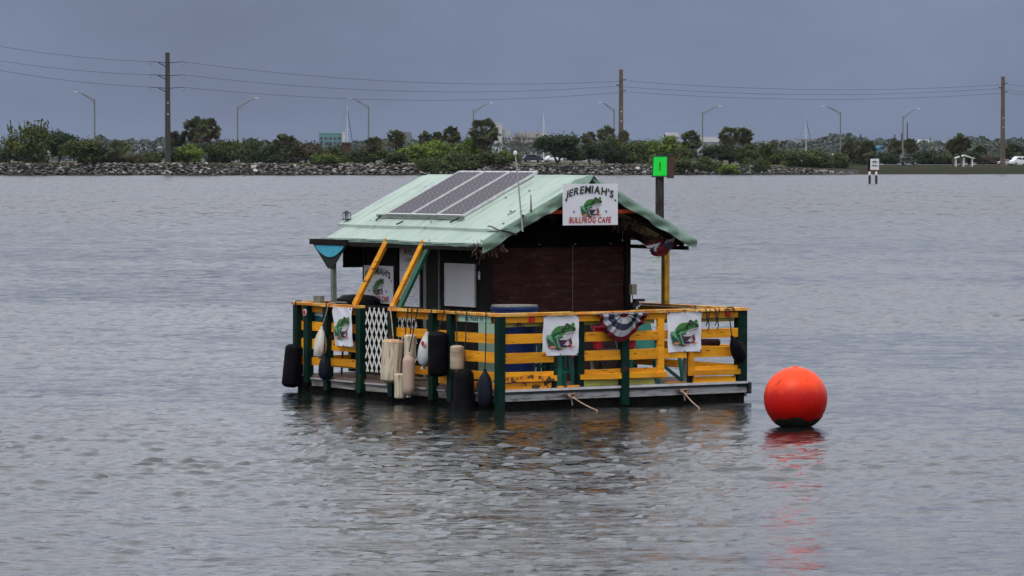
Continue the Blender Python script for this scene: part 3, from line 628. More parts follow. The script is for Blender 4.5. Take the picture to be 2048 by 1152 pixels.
def fender(label, loc, prof, mat, rope_to, sx=1, sy=1, rib=None, tilt=(0, 0), eye=False, ropemat=None, smooth=True, n=36, top=None, extra=None):
    t_ = thing('boat_fender', label, 'fender', loc, TH, 'fenders hung along the cafe rails', rot=(tilt[0], tilt[1], TH))
    b_ = MB().lathe(prof, n, sx=sx, sy=sy, rib=rib).build('body', mat, t_, smooth)
    h = prof[-1][1]
    if top: MB().lathe([(r_*1.012, z_) for r_, z_ in prof if z_ > h*.80], n, sx=sx, sy=sy).build('faded_top', top, t_, True)
    if eye: MB().prism([(-.028, -.035), (.028, -.035), (.022, .01), (-.022, .01)], -.012, .012).build('end_eye', whitep, t_); MB().prism([(.009*math.cos(k), -.02+.009*math.sin(k)) for k in range(6)], -.014, .014).build('eye_hole', textk, t_)
    mw = Matrix.LocRotScale(Vector(loc), t_.rotation_euler.to_quaternion(), None)
    a = Vector((0, 0, h-.01)); rt = mw.inverted() @ rope_to
    mid = (a+rt)/2+Vector((0, -.01, -.0))
    MB().tube([a, mid, rt], .0085, 6).build('rope', ropemat or ropem, t_)
    over = mw.inverted() @ (rope_to+UV*.09+Vector((0, 0, .002)))
    MB().tube([rt, rt+Vector((0, 0, .012)), over+Vector((0, 0, .012)), over+Vector((0, 0, -.05))], .008, 6).build('rope_loop', ropemat or ropem, t_)
    return t_
RT = 1.238
fender('big black dock fender leaning at the rear corner post', P(-.15, 5.10, .06), cyl_prof(.135, .60, .45), black, P(-.085, 5.05, RT), tilt=(0, R(7)), sx=.85, sy=1.0)
fender('stained white teardrop fender beside the narrow frog banner', P(-.15, 4.29, .49), tear_prof(.088, .44), creamw, P(-.085, 4.15, RT), ropemat=ropew, tilt=(0, R(5)))
fender('small slate blue fender below the white teardrop fender', P(-.13, 4.20, .20), tear_prof(.078, .36), slate, P(-.085, 4.22, RT))
fender('largest cream ribbed fender with rusty orange top by the lattice gate', P(-.17, 2.375, .25), cyl_prof(.145, .58, .35), cream, P(-.085, 2.55, RT), rib=(15, .025), tilt=(0, R(3)), top=M('orange_stain', (.50, .27, .13), .6, c2=(.40, .22, .11), scale=6), n=60, ropemat=ropew)
fender('small cream ribbed fender tucked against the side rail slats', P(-.12, 1.985, .57), cyl_prof(.078, .335, .35), cream, P(-.085, 2.0, RT), rib=(13, .03), n=52)
fender('smooth beige cylindrical fender with white end eye', P(-.19, 1.905, .12), [(.012, 0), (.05, .005), (.078, .04), (.080, .10), (.080, .44), (.072, .48), (.045, .505), (.036, .55), (.012, .56)], tanv, P(-.085, 1.86, RT), eye=True)
fender('short cream ribbed fender hanging low over the water', P(-.17, 2.15, .05), cyl_prof(.078, .34, .3), cream, P(-.085, 2.10, RT), rib=(13, .03), n=52)
fender('grey white teardrop fender next to the tall black fender', P(-.15, 1.60, .50), tear_prof(.095, .46), M('grey_white_vinyl', (.48, .50, .50), .5, c2=(.30, .18, .10), lo=.50, hi=.66, scale=5, spec=.2), P(-.085, 1.52, RT), tilt=(0, R(7)), eye=True)
fender('tall black slab fender between the two side posts', P(-.16, 1.235, .385), cyl_prof(.140, .585, .4), black, P(-.085, 1.2, RT), sx=.9)
fender('short stained tan fender by the mint registration plate', P(-.14, .80, .485), cyl_prof(.090, .325, .35), tang, P(-.085, .92, RT))
ft = fender('black flared fender dipping into the water near the raft corner', P(-.17, .585, -.02), [(.10, 0), (.165, .012), (.160, .06), (.138, .14), (.132, .25), (.134, .40), (.125, .48), (.09, .525), (.012, .535)], black, P(-.085, .66, RT), sx=.95)
MB().prism([(.0, .0), (.26, -.005), (.255, .03), (.17, .09), (.135, .18), (.125, .34), (0, .34)], -.105, .105, 'x').build('foot', black, ft)
fender('dark pointed fender right beside the raft corner post', P(-.14, .135, .06), [(.012, 0), (.07, .005), (.096, .05), (.098, .16), (.092, .28), (.074, .36), (.045, .41), (.024, .44), (.020, .47), (.012, .475)], slate, P(-.085, .2, RT))
fender('black oval fender slung at the right end of the front rail', P(3.72, -.13, .52), tear_prof(.10, .40), black, P(3.52, -.075, RT), tilt=(0, R(-27)), sy=.8)
# mooring lines and cleats
for u_, z_, endp in ((1.03, .165, onz(1200, 823)), (2.80, .165, onz(1402, 819))):
    cp('cleat', MB().bar((u_-.10, -.06, z_+.01), (u_+.10, -.06, z_+.012), .028, .028).box((u_-.04, -.05, z_-.02), (u_+.04, -.026, z_+.02)), M('rusty_metal', (.10, .06, .05), .7, c2=(.03, .03, .03), scale=8))
for label, u_, z_, endp in (('frayed red and white mooring line tied to the cleat under the stool', 1.03, .165, onz(1203, 824)), ('pale mooring line tied to the cleat under the teal chair', 2.80, .165, onz(1404, 820))):
    t_ = thing('mooring_line', label, 'rope', P(u_, -.07, z_), 0, 'mooring lines on the front skirt')
    e_ = endp-P(u_, -.07, z_); pts = [Vector((0, 0, 0))+e_*k/6+Vector((0, 0, -.02*math.sin(math.pi*k/6))) for k in range(7)]; pts[-1].z -= .05
    MB().tube(pts, .0085, 6).build('line', ropew, t_)
    mb = MB(); mb.tube([UV*(.055*math.cos(a*.9)-.02*math.sin(a*2.3))+Vector((0, 0, .030*math.sin(a*.9)+.012*math.cos(a*1.7)))-VV*(.02+.003*a) for a in range(15)], .009, 6)
    mb.tube([Vector((0, 0, 0)), -VV*.03+Vector((0, 0, -.06)), -VV*.03+UV*.012+Vector((0, 0, -.12))], .008, 6); mb.build('knot', ropew, t_)

# ------------------------------------------------------------------ things on the deck and walls
DZ = .245
t_ = thing('waste_bin', 'tall dark blue ribbed bin standing behind the front rail corner', 'bin', P(.62, .62, DZ), TH)
pr = [(.22, 0), (.25, .02), (.285, .5), (.295, .80), (.31, .82), (.31, .86), (.298, .87), (.298, .93), (.315, .94), (.315, .97), (.30, .98), (.30, 1.01), (.318, 1.02), (.318, 1.045), (.28, 1.05), (.012, 1.05)]
MB().lathe(pr, 40).build('body', bluep, t_, True); MB().lathe([(.27, 1.051), (.30, 1.052), (.30, 1.072), (.012, 1.080)], 40).build('lid', M('dirty_white_lid', (.30, .30, .26), .6, c2=(.1, .1, .09), scale=6), t_, True)
def stool(label, loc, rz_, h, mat, seatmat, wd=.15):
    t_ = thing('bar_stool', label, 'stool', loc, rz_, 'stools on the cafe deck')
    MB().lathe([(.012, h-.035), (wd*.98, h-.035), (wd*1.04, h-.02), (wd*1.02, h), (.012, h)], 24).build('seat', seatmat, t_, True)
    for a in (45, 135, 225, 315):
        c, s_ = math.cos(R(a)), math.sin(R(a)); MB().bar((c*wd*.75, s_*wd*.75, h-.035), (c*wd*1.30, s_*wd*1.30, 0), .046, .046, side=(c, s_, 0)).build('leg', mat, t_)
    for k in range(4):
        a0, a1 = R(45+90*k), R(135+90*k); q = .34*h+.03*(k % 2); r_ = wd*1.18
        MB().bar((math.cos(a0)*r_, math.sin(a0)*r_, q), (math.cos(a1)*r_, math.sin(a1)*r_, q), .022, .018).build('rung', mat, t_)
brown = M('worn_brown_seat', (.10, .06, .04), .6, c2=(.45, .25, .06), lo=.55, hi=.6, scale=8)
stool('teal stool in the gap below the frog banner by the bin', P(1.13, .28, DZ), TH, .62, M('bright_teal_paint', (.010, .23, .17), .5, c2=(.008, .16, .12), scale=6), brown, .125)
stool('dark green stool standing behind the blue bin', P(1.32, 1.05, DZ), TH, .70, M('bottle_green_paint', (.004, .05, .04), .5), greenp)
# teal chair
t_ = thing('garden_chair', 'teal garden chair behind the right frog banner', 'chair', P(2.86, .62, DZ), TH+R(15))
MB().grid(lambda a, b: (-.22+.44*a, -.22+.42*b, .40-.03*math.sin(b*3)+.01*math.cos(a*6)), 8, 8).build('seat', tealp, t_, True)
MB().grid(lambda a, b: (-.23+.46*a, .19+.12*b, .40+.42*b+.03*math.sin(a*math.pi)*b), 8, 8).build('backrest', tealp, t_, True)
for x_, y_ in ((-.22, -.2), (.22, -.2), (-.22, .2), (.22, .2)): MB().bar((x_, y_, .41), (x_*1.15, y_*1.25, 0), .05, .03, side=(1, 0, 0)).build('leg', tealp, t_)
for x_ in (-.25, .25): MB().bar((x_, -.22, .58), (x_, .22, .60), .06, .02, side=(1, 0, 0)).bar((x_, -.20, .40), (x_, -.20, .58), .04, .02, side=(0, 1, 0)).build('armrest', tealp, t_)
MB().bar((-.30, -.25, .32), (.24, -.25, .02), .04, .02).build('cross_brace', tealp, t_)
# red buckets with handles
def bucket(label, loc, s=1.0):
    t_ = thing('bucket', label, 'bucket', loc, TH, 'red buckets hung behind the bunting')
    MB().lathe([(.012, 0), (.062*s, .0), (.070*s, .12), (.082*s, .26), (.088*s, .27), (.086*s, .285), (.076*s, .28), (.055*s, .02)], 28).build('body', redp, t_, True)
    MB().tube([(.088*s*math.cos(a), -.02-.03*math.sin(a), .27-.10*math.sin(a)) for a in np.linspace(0, math.pi, 12)], .004, 5).build('handle', whitep, t_)
    MB().tube([(0, .02, .27), (0, .05, .42), (0, .06, .46)], .005, 5).build('hanging_cord', ropem, t_)
bucket('red plastic bucket hanging left of the bunting post', P(1.60, .13, .745)); bucket('red plastic bucket hanging right of the bunting post', P(2.10, .13, .745), 1.1)
# folding table and chair frame
t_ = thing('side_table', 'low red side table behind the front slats', 'table', P(1.85, .75, DZ), TH)
MB().lathe([(.012, .36), (.24, .36), (.25, .375), (.24, .39), (.012, .39)], 28).build('table_top', redm, t_, True)
for a in (20, 140, 260): MB().tube([(math.cos(R(a))*.08, math.sin(R(a))*.08, .36), (math.cos(R(a))*.2, math.sin(R(a))*.2, 0)], .012, 8).build('leg', alumb, t_)
t_ = thing('folding_chair', 'folded black framed chair leaning behind the middle slats', 'chair', P(2.30, .9, DZ), TH)
for x_ in (-.16, .16): MB().tube([(x_, -.18, 0), (x_, .22, .78)], .013, 8).build('leg', blackm, t_); MB().tube([(x_*.9, .20, 0), (x_*.9, -.16, .46)], .013, 8).build('leg', blackm, t_)
MB().box((-.17, -.19, .42), (.17, .16, .445)).build('seat', navy, t_); MB().box((-.165, .13, .58), (.165, .155, .76)).build('backrest', navy, t_)
# rolled mat
t_ = MB(); 
def roll(a, b): th_ = 2*math.pi*b; return (3.02+.52*a, .16+.045*math.cos(th_), .80+.045*math.sin(th_)*(1+.05*math.sin(a*60))-.02*a)
ro = MB().grid(roll, 60, 14).build('rolled_mat', M('maroon_mat', (.085, .022, .022), .8, c2=(.03, .012, .012), lo=.45, hi=.55, scale=4, stretch=(9, 1, 1)), None, True)
ro.location = C0; ro.rotation_euler = (0, 0, TH); tag(ro, 'rolled maroon striped mat tied behind the front rail by the oval fender', 'mat')
# black grill at the rear corner
t_ = thing('barbecue_grill', 'black barbecue grill behind the side rail under the rear awning', 'grill', P(.50, 4.35, DZ), TH)
MB().lathe([(.012, .82), (.16, .83), (.24, .90), (.26, .99), (.25, 1.04), (.18, 1.09), (.012, 1.11)], 28, sy=1.6).build('bowl', black, t_, True)
for x_, y_ in ((-.15, -.2), (.15, -.2), (-.15, .2), (.15, .2)): MB().tube([(x_, y_, 0), (x_*.8, y_*.8, .86)], .015, 8).build('leg', blackm, t_)
MB().tube([(-.27, -.15, 1.0), (-.30, 0, 1.0), (-.27, .15, 1.0)], .012, 8).build('handle', greytrim, t_)
# meter box, lamp on the right corner, thermometer, hanging cloth
t_ = thing('meter_box', 'small beige box fixed to the right hut corner post', 'box', P(3.08, 1.5, 1.45), TH)
MB().box((-.035, -.045, -.07), (.045, .04, .07)).build('case', M('beige_plastic', (.30, .28, .20), .5), t_); MB().tube([(0, 0, -.07), (.01, -.01, -.18), (-.01, 0, -.26)], .007, 6).build('conduit', blackm, t_)
t_ = thing('desk_fan', 'small black fan on the counter end by the right corner post', 'fan', P(3.08, 1.42, 1.10), TH)
MB().lathe([(.012, 0), (.07, 0), (.07, .02), (.015, .04), (.012, .12)], 16).build('base', blackm, t_)
MB().prism([(.06*math.cos(k*.524), .14+.06*math.sin(k*.524)) for k in range(12)], -.02, .02).build('cage', blackm, t_)
for k in range(3): MB().box((-.01+.03*k, -.028, .09+.03*k), (.02+.03*k, -.022, .12+.02*k)).build('blade', whitep, t_)
MB().box((-.03, -.05, .19), (.12, .02, .225)).build('bracket', blackm, t_)
t_ = thing('thermometer', 'small white thermometer on the hut corner beside the whiteboard', 'thermometer', P(.785, 1.72, 1.66), SIDE)
MB().prism([(.022*math.cos(k*.524), .04+.022*math.sin(k*.524)) for k in range(12)], -.006, .004).build('dial', whitep, t_); MB().box((-.018, -.006, -.045), (.018, .004, .018)).build('scale', M('pale_blue_paint', (0, 0, 0)), t_); MB().box((-.006, -.009, .03), (.006, -.007, .05)).build('needle', textk, t_)
t_ = thing('flag_bundle', 'bundled red and white flag hanging under the right eave', 'flag', P(3.15, .95, 1.98), TH)
for k, m_ in enumerate((redc, whitec, navy, redc)):
    MB().grid(lambda a, b, k=k: (-.22+.42*a+.02*math.sin(b*6+k), -.02*k+.03*math.sin(a*9+k*2), .10-.13*b*math.sin(a*math.pi)**.6-.03*k+.10*a), 16, 6).build('fold', m_, t_, True)
MB().tube([(.30+.0*math.cos(a), -.03, .20) if False else (.05+.045*math.cos(a), -.04, -.10+.075*math.sin(a)) for a in np.linspace(0, 2*math.pi, 20)], .004, 5).build('ring', blackm, t_)
MB().bar((.12, 0, .02), (.36, 0, .14), .05, .02).build('pole_sleeve', redc, t_)
# black cords tied on the rail
for label, u_, v_ in (('black cord knotted over the front rail near the right post', 3.35, -.04), ('black cord knotted round the front rail by the right frog banner', 3.2, -.04)):
    t_ = thing('rail_cord', label, 'cord', P(u_, v_, 1.10), TH, 'cords tied on the front rail')
    MB().tube([(-.04, 0, .138), (-.03, -.03, .13), (.0, -.022, .0), (.03, -.02, -.08), (.01, -.02, -.14)], .007, 6).tube([(.05, 0, .138), (.04, -.03, .12), (.0, -.028, -.02), (-.03, -.025, -.09)], .007, 6).build('strand', ropem, t_)
    MB().lathe([(.008, -.02), (.02, -.005), (.018, .02), (.006, .03)], 8, (0, -.025, 0)).build('knot', ropem, t_)

# ------------------------------------------------------------------ on the roof
cellm = M('solar_cell', (.030, .022, .036), .35, c2=(.042, .032, .048), scale=5, spec=.25); gridm = M('cell_gridline', (.50, .49, .54), .4)
sl_ = math.atan2(RZ-EZ, 1.67); Lp = math.hypot(1.19, 1.19*(RZ-EZ)/1.67)
for i, (va, vb, lab) in enumerate(((2.12, 2.76, 'nearest the antenna'), (2.79, 3.41, 'between the two other panels'), (3.44, 4.08, 'nearest the roof lantern'))):
    t_ = thing('solar_panel', 'dark solar panel on the mint roof '+lab, 'solar panel', (0, 0, 0), 0, 'solar panels on the cafe roof')
    u0_ = .77; base = P(u0_, va, rz(u0_)+.098)
    ax = (UV*math.cos(sl_)+Vector((0, 0, math.sin(sl_)))); nn = ax.cross(VV); 
    t_.matrix_world = Matrix(((ax.x, VV.x, nn.x, base.x), (ax.y, VV.y, nn.y, base.y), (ax.z, VV.z, nn.z, base.z), (0, 0, 0, 1)))
    W_ = vb-va
    MB().box((0, 0, -.035), (Lp, .013, 0)).box((0, W_-.013, -.035), (Lp, W_, 0)).box((0, .018, -.0351), (.022, W_-.018, -.0001)).box((Lp-.022, .018, -.0351), (Lp, W_-.018, -.0001)).build('frame', alumb, t_)
    MB().box((.022, .018, -.03), (Lp-.022, W_-.018, -.009)).build('backing', gridm, t_)
    na, nb_ = 10, 5
    cw, ch_ = (Lp-.06)/na, (W_-.05)/nb_
    cellmesh = MB().prism([(.012, 0), (cw-.018, 0), (cw-.006, .012), (cw-.006, ch_-.018), (cw-.018, ch_-.006), (.012, ch_-.006), (0, ch_-.018), (0, .012)], 0, .003, 'z').mesh('cell', cellm)
    for a in range(na):
        for b_ in range(nb_):
            c_ = bpy.data.objects.new('cell', cellmesh); col.objects.link(c_); c_.parent = t_; c_.location = (.032+a*cw, .028+b_*ch_, -.0085)
    MB().box((.03, W_*.35, -.10), (.07, W_*.4, -.036)).box((Lp-.1, W_*.35, -.10), (Lp-.06, W_*.4, -.036)).build('mount_foot', alumb, t_)
t_ = thing('antenna_mast', 'thin white antenna mast with ball tip leaning on the roof edge', 'antenna', P(.83, .745, 2.32), TH, rot=(0, 0, 0))
top_ = P(.70, .72, 3.27)-P(.83, .745, 2.32)
MB().tube([Vector((0, 0, -.06)), top_*.5, top_], [.012, .010, .009], 8).build('mast', M('grey_white_pipe', (.36, .36, .38), .5), t_, True)
MB().lathe([(.006, -.02), (.022, -.015), (.024, .01), (.018, .03), (.006, .038)], 14, tuple(top_)).build('ball_tip', whitep, t_, True)
MB().box((-.02, -.02, .12), (.02, .03, .16)).build('clamp', blackm, t_)
t_ = thing('radio_whip', 'short black whip aerial on the roof edge beside the white mast', 'antenna', P(.99, .79, 2.50), TH)
MB().tube([(0, 0, -.08), (0, 0, .08), (-.004, 0, .24)], [.014, .010, .005], 8).build('rod', blackm, t_); MB().tube([(0, 0, -.02), (-.10, -.02, -.06), (-.2, 0, -.16), (-.22, .01, -.30)], .006, 6).build('cable', blackm, t_)
t_ = thing('roof_cable', 'black cable looped over the mint roof corner', 'cable', P(.40, .86, 2.24), TH)
MB().tube([(.1, .2, .09), (.06, .05, .085), (.10, -.06, .04), (.22, -.11, .02), (.33, -.12, -.02)], .009, 6).tube([(-.02, .02, .02), (.08, -.09, .03), (.2, -.12, .06)], .008, 6).build('loop', blackm, t_)
t_ = thing('roof_lantern', 'small black solar lantern standing on the far roof corner', 'lantern', P(.62, 4.86, rz(.62)+.075), TH)
MB().box((-.045, -.045, 0), (.045, .045, .012)).build('base', blackm, t_)
for a, b in ((-1, -1), (1, -1), (1, 1), (-1, 1)): MB().tube([(a*.036, b*.036, .01), (a*.040, b*.040, .09)], .005, 6).build('post', blackm, t_)
MB().lathe([(.03, .012), (.028, .085), (.012, .086)], 12).build('glass', M('lantern_glass', (.30, .31, .33), .1), t_); MB().lathe([(.068, .09), (.070, .098), (.035, .118), (.02, .128), (.012, .13)], 4).build('cap', blackm, t_)
for u_, v_ in [(a+.03*math.sin(a*9+b), b+.02*math.sin(a*31)) for a, b in ((.66, .95), (1.02, 1.28), (1.5, 1.62), (1.7, .98), (.7, 4.3), (1.15, 4.66), (1.6, 4.38), (.63, 2.7), (1.3, 1.9))]:
    cp('roof_screw', MB().lathe([(.016, 0), (.016, .010), (.006, .016)], 8, (u_, v_, rz(u_)+.048+rn(u_, v_, .45))), M('screw_grey', (.10, .14, .12), .6))

# ------------------------------------------------------------------ orange buoy
bl = onz(1591, 853); t_ = thing('mooring_buoy', 'large red orange ball buoy floating beside the raft', 'buoy', bl)
bmat = bpy.data.materials.new('buoy_red'); bmat.use_nodes = True; t = bmat.node_tree; b = t.nodes['Principled BSDF']; b.inputs['Roughness'].default_value = .45; b.inputs['Specular IOR Level'].default_value = .25
co = N(t, 'ShaderNodeTexCoord'); sp = N(t, 'ShaderNodeSeparateXYZ'); t.links.new(co.outputs['Object'], sp.inputs[0])
n = N(t, 'ShaderNodeTexNoise'); n.inputs['Scale'].default_value = 5; n.inputs['Detail'].default_value = 6; t.links.new(co.outputs['Object'], n.inputs['Vector'])
ad = N(t, 'ShaderNodeMath', operation='MULTIPLY_ADD'); ad.inputs[1].default_value = .22; t.links.new(n.outputs['Fac'], ad.inputs[0]); t.links.new(sp.outputs['Z'], ad.inputs[2])
r_ = N(t, 'ShaderNodeMapRange'); r_.inputs[1].default_value = .50; r_.inputs[2].default_value = .64; t.links.new(ad.outputs[0], r_.inputs[0])
x_ = N(t, 'ShaderNodeMix', data_type='RGBA'); x_.inputs[6].default_value = (.50, .005, .002, 1); x_.inputs[7].default_value = (.88, .058, .005, 1)   # red below, more orange towards the top, ragged boundary
t.links.new(r_.outputs[0], x_.inputs[0])
mp_ = N(t, 'ShaderNodeMapping'); mp_.inputs['Scale'].default_value = (9, 9, 1.6); t.links.new(co.outputs['Object'], mp_.inputs[0])
n_ = N(t, 'ShaderNodeTexNoise'); n_.inputs['Scale'].default_value = 1.6; n_.inputs['Detail'].default_value = 8; t.links.new(mp_.outputs[0], n_.inputs['Vector'])
q_ = N(t, 'ShaderNodeMapRange'); q_.inputs[1].default_value = .60; q_.inputs[2].default_value = .72; q_.inputs[4].default_value = .75; t.links.new(n_.outputs['Fac'], q_.inputs[0])
y_ = N(t, 'ShaderNodeMix', data_type='RGBA'); t.links.new(q_.outputs[0], y_.inputs[0]); t.links.new(x_.outputs[2], y_.inputs[6]); y_.inputs[7].default_value = (.16, .012, .008, 1)   # scuffs
t.links.new(y_.outputs[2], b.inputs['Base Color'])
RB = .38; prof = [(RB*math.sin(math.pi*(1-k/24))+.001, .335-RB*math.cos(math.pi*k/24)*1.0) for k in range(25)]
MB().lathe(prof, 48).build('ball', bmat, t_, True)
algm = M('black_weed', (.008, .009, .007), .7, c2=(.02, .025, .012), scale=12, bump=.8, bscale=30)
g = random.Random(4)
def weed(a, b):
    th_ = 2*math.pi*a; j = .5*math.sin(th_*3+1)+.3*math.sin(th_*7)+.4*math.sin(th_+2.2); ph = -.98+ (b)*(.50+.12*j); zc = .335+RB*math.sin(ph*1.1); rr = RB*math.cos(ph*1.1)+.004+.006*math.sin(th_*19+b*9)+.004*math.sin(th_*41)
    zz_ = -.06+(.155+.045*j)*b; rr = math.sqrt(max(.01, RB*RB-(zz_-.335)**2))+.007+.004*math.sin(th_*19+b*9)+.003*math.sin(th_*41)
    return (rr*math.cos(th_), rr*math.sin(th_), zz_)
MB().grid(weed, 120, 8).build('weed_collar', algm, t_, True)
MB().lathe([(.012, .70), (.03, .71), (.03, .722), (.012, .728)], 12).build('cap_plug', MATS['buoy_red'] if 'buoy_red' in MATS else bmat, t_, True)

# ------------------------------------------------------------------ channel marker and manatee sign
D_ = 172.0; pz = at(1319, 400, D_); pz.z = -1.0
t_ = thing('channel_marker', 'weathered wooden pile with bright green square marker number one', 'channel marker', pz)
pilem = M('weathered_pile', (.06, .052, .05), .9, spec=.1, c2=(.02, .017, .017), scale=3, stretch=(5, 5, .6), bump=.5, bscale=12)
k_ = D_/F
MB().lathe([(.19, 0), (.185, 2), (.175, (318-312)*k_+CH+1+.05), (.10, (318-312)*k_+CH+1.06)], 14, rib=(7, .04)).build('pile', pilem, t_, True)
sg = thing('tmp', 'x', 'x'); bpy.data.objects.remove(sg)
zs = (318-333)*k_+CH+1
bd = MB(); hw, hh = .355, .46
bd.prism([(-hw, zs-hh), (hw-.01, zs-hh+.02), (hw, zs+hh), (-hw+.06, zs+hh)], -.27, -.235).build('board', M('marker_border', (.004, .07, .04), .5), t_)
MB().prism([(-hw+.06, zs-hh+.06), (hw-.06, zs-hh+.075), (hw-.05, zs+hh-.05), (-hw+.10, zs+hh-.05)], -.280, -.272).build('green_face', M('fluorescent_green', (.0, .78, .045), .5), t_)
MB().prism([(-.02, zs-.17), (.025, zs-.17), (.035, zs+.18), (-.0, zs+.18), (-.03, zs+.13), (-.01, zs+.12)], -.290, -.282).build('numeral', textk, t_)
MB().box((.33, -.22, zs-hh-.04), (.62, .25, zs+hh-.05), jit=.02).build('rear_board', M('rust_red_board', (.085, .03, .026), .8, c2=(.04, .018, .016), scale=4), t_)
D_ = 520.0; k_ = D_/F; b0 = at(1747, 350, D_); b0.z = -1.0
t_ = thing('warning_sign', 'white manatee zone notice board on two black and white posts in the water', 'sign', b0)
for x_ in (-.50, .36):
    p_ = MB().lathe([(.16, 0), (.16, 1+CH+(318-350)*k_)], 10, (x_, 0, 0)).build('post', blackm, t_)
    MB().lathe([(.17, 1+CH+(318-350.5)*k_), (.17, 1+CH+(318-345)*k_), (.05, 1+CH+(318-343)*k_)], 10, (x_, 0, 0)).build('white_cap', whitep, p_)
    MB().lathe([(.13, 1+CH+(318-343.2)*k_), (.13, 1+CH+(318-336)*k_)], 8, (x_, .1, 0)).build('upright', blackm, t_)
zb, zt_ = 1+CH+(318-340.5)*k_, 1+CH+(318-317.5)*k_
MB().box((-.42, -.1, zb), (.70, -.06, zt_)).build('board', whitep, t_); MB().box((-.42, -.104, zb), (.70, -.0995, zb+.07)).build('red_edge', redm, t_)
MB().box((-.72, .0, zb-.1), (-.46, .4, zt_-.05)).build('side_board', black, t_)
mz = (zb+zt_)/2
MB().prism([(-.28, mz+.28), (-.1, mz+.42), (.14, mz+.48), (.38, mz+.40), (.56, mz+.28), (.36, mz+.26), (.14, mz+.30), (-.1, mz+.26)], -.108, -.104).box((-.25, -.108, mz-.24), (.55, -.104, mz-.12)).box((-.02, -.1081, mz-.1), (.03, -.1041, mz+.26)).box((.25, -.1082, mz-.1), (.30, -.1042, mz+.26)).build('print', textk, t_)

# ------------------------------------------------------------------ rock revetment along the causeway
def rock_mesh(seed, mat):
    g = random.Random(seed); bm = bmesh.new()
    for k in range(15):
        v = Vector((g.gauss(0, 1), g.gauss(0, 1), g.gauss(0, 1))).normalized()*g.uniform(.75, 1.05); bm.verts.new((v.x*.62, v.y*.5, v.z*.27))
    r = bmesh.ops.convex_hull(bm, input=bm.verts); bmesh.ops.delete(bm, geom=[e for e in r['geom_interior'] if isinstance(e, bmesh.types.BMVert)], context='VERTS')
    bmesh.ops.recalc_face_normals(bm, faces=bm.faces); me_ = bpy.data.meshes.new('rock'); bm.to_mesh(me_); bm.free(); me_.materials.append(mat); return me_
rm = [M('grey_rock', (.19, .18, .17), .9, c2=(.08, .075, .07), scale=2, rnd=.35), M('pale_rock', (.38, .36, .34), .9, c2=(.20, .19, .175), scale=2, rnd=.25), M('dark_rock', (.045, .043, .04), .9, c2=(.02, .019, .018), scale=2, rnd=.3), M('rosy_rock', (.30, .19, .15), .9, c2=(.2, .13, .11), scale=2, rnd=.2)]
wetm = M('wet_rock', (.018, .018, .016), .5, c2=(.03, .03, .025), scale=2)
variants = {m_.name: [rock_mesh(31*i+k, m_) for k in range(5)] for i, m_ in enumerate(rm+[wetm])}
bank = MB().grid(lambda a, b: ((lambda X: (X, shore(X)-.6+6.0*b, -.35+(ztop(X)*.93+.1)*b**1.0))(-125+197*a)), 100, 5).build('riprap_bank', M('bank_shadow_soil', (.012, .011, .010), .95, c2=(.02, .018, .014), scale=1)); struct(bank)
g = random.Random(21); cand = []
X = -118.0
while X < 70:
    Y0 = shore(X); zt = ztop(X); tap = lerpx(X, [50, 70], [1, .35])
    for k in range(11):
        f_ = (k+g.random())/11*tap; s_ = g.uniform(.5, 1.1)*(1.3 if g.random() < .12 else 1)
        kind = 'wet_rock' if f_*zt < .32 else g.choices(['grey_rock', 'pale_rock', 'dark_rock', 'rosy_rock'], [4, 2.4, 6, .35])[0]
        cand.append((s_, X+g.uniform(-.5, .5), Y0-.5+5.6*f_, -.15+zt*f_+.12, kind, g.uniform(0, 6.28), g.uniform(-.5, .5), g.uniform(-.4, .4), g.randrange(5)))
    X += .80
cand = [c for c in cand]
inview = sorted([c for c in cand if abs(c[1]) < 102], key=lambda c: -c[0])
chosen = set(id(c) for c in inview[:300]); rest = MB(); allm = rm+[wetm]; names = [m_.name for m_ in allm]
for c in cand:
    s_, X, Y, z, kind, a, b_, c_, vi = c; me_ = variants[kind][vi]
    if id(c) in chosen:
        o = bpy.data.objects.new('rock', me_); col.objects.link(o); o.parent = bank; o.location = (X, Y, z); o.rotation_euler = (b_, c_, a); o.scale = (s_, s_, s_)
    else:
        mtx = Matrix.LocRotScale(Vector((X, Y, z)), Matrix.Rotation(a, 3, 'Z').to_quaternion(), Vector((s_, s_, s_)))
        rest.add([mtx @ v.co for v in me_.vertices], [tuple(p.vertices) for p in me_.polygons], names.index(kind))
o = rest.build('smaller_rocks', allm, bank); o['kind'] = 'stuff'
# sea wall at the right end
wallb = at(1985, 347, 880); wb = thing('sea_wall', 'low concrete sea wall with pale coping beyond the grass bank', 'wall', (wallb.x, 868, 0))
dx = 60; conc = M('dark_concrete', (.045, .042, .040), .9, c2=(.025, .024, .023), scale=.8); cop = M('pale_concrete', (.33, .31, .28), .85, c2=(.24, .23, .21), scale=.6)
MB().prism([(0, 0), (dx, 6), (dx, 7), (0, 1)], -1, .78, 'z').build('wall_face', conc, wb); MB().prism([(-1, -.4), (dx, 5.6), (dx, 7.6), (-1, 1.6)], .78, 1.0, 'z').build('coping', cop, wb)
MB().prism([(-12, 26), (-1, -.4), (-.5, 1.6), (-11, 27)], .75, .97, 'z').build('coping', cop, wb)

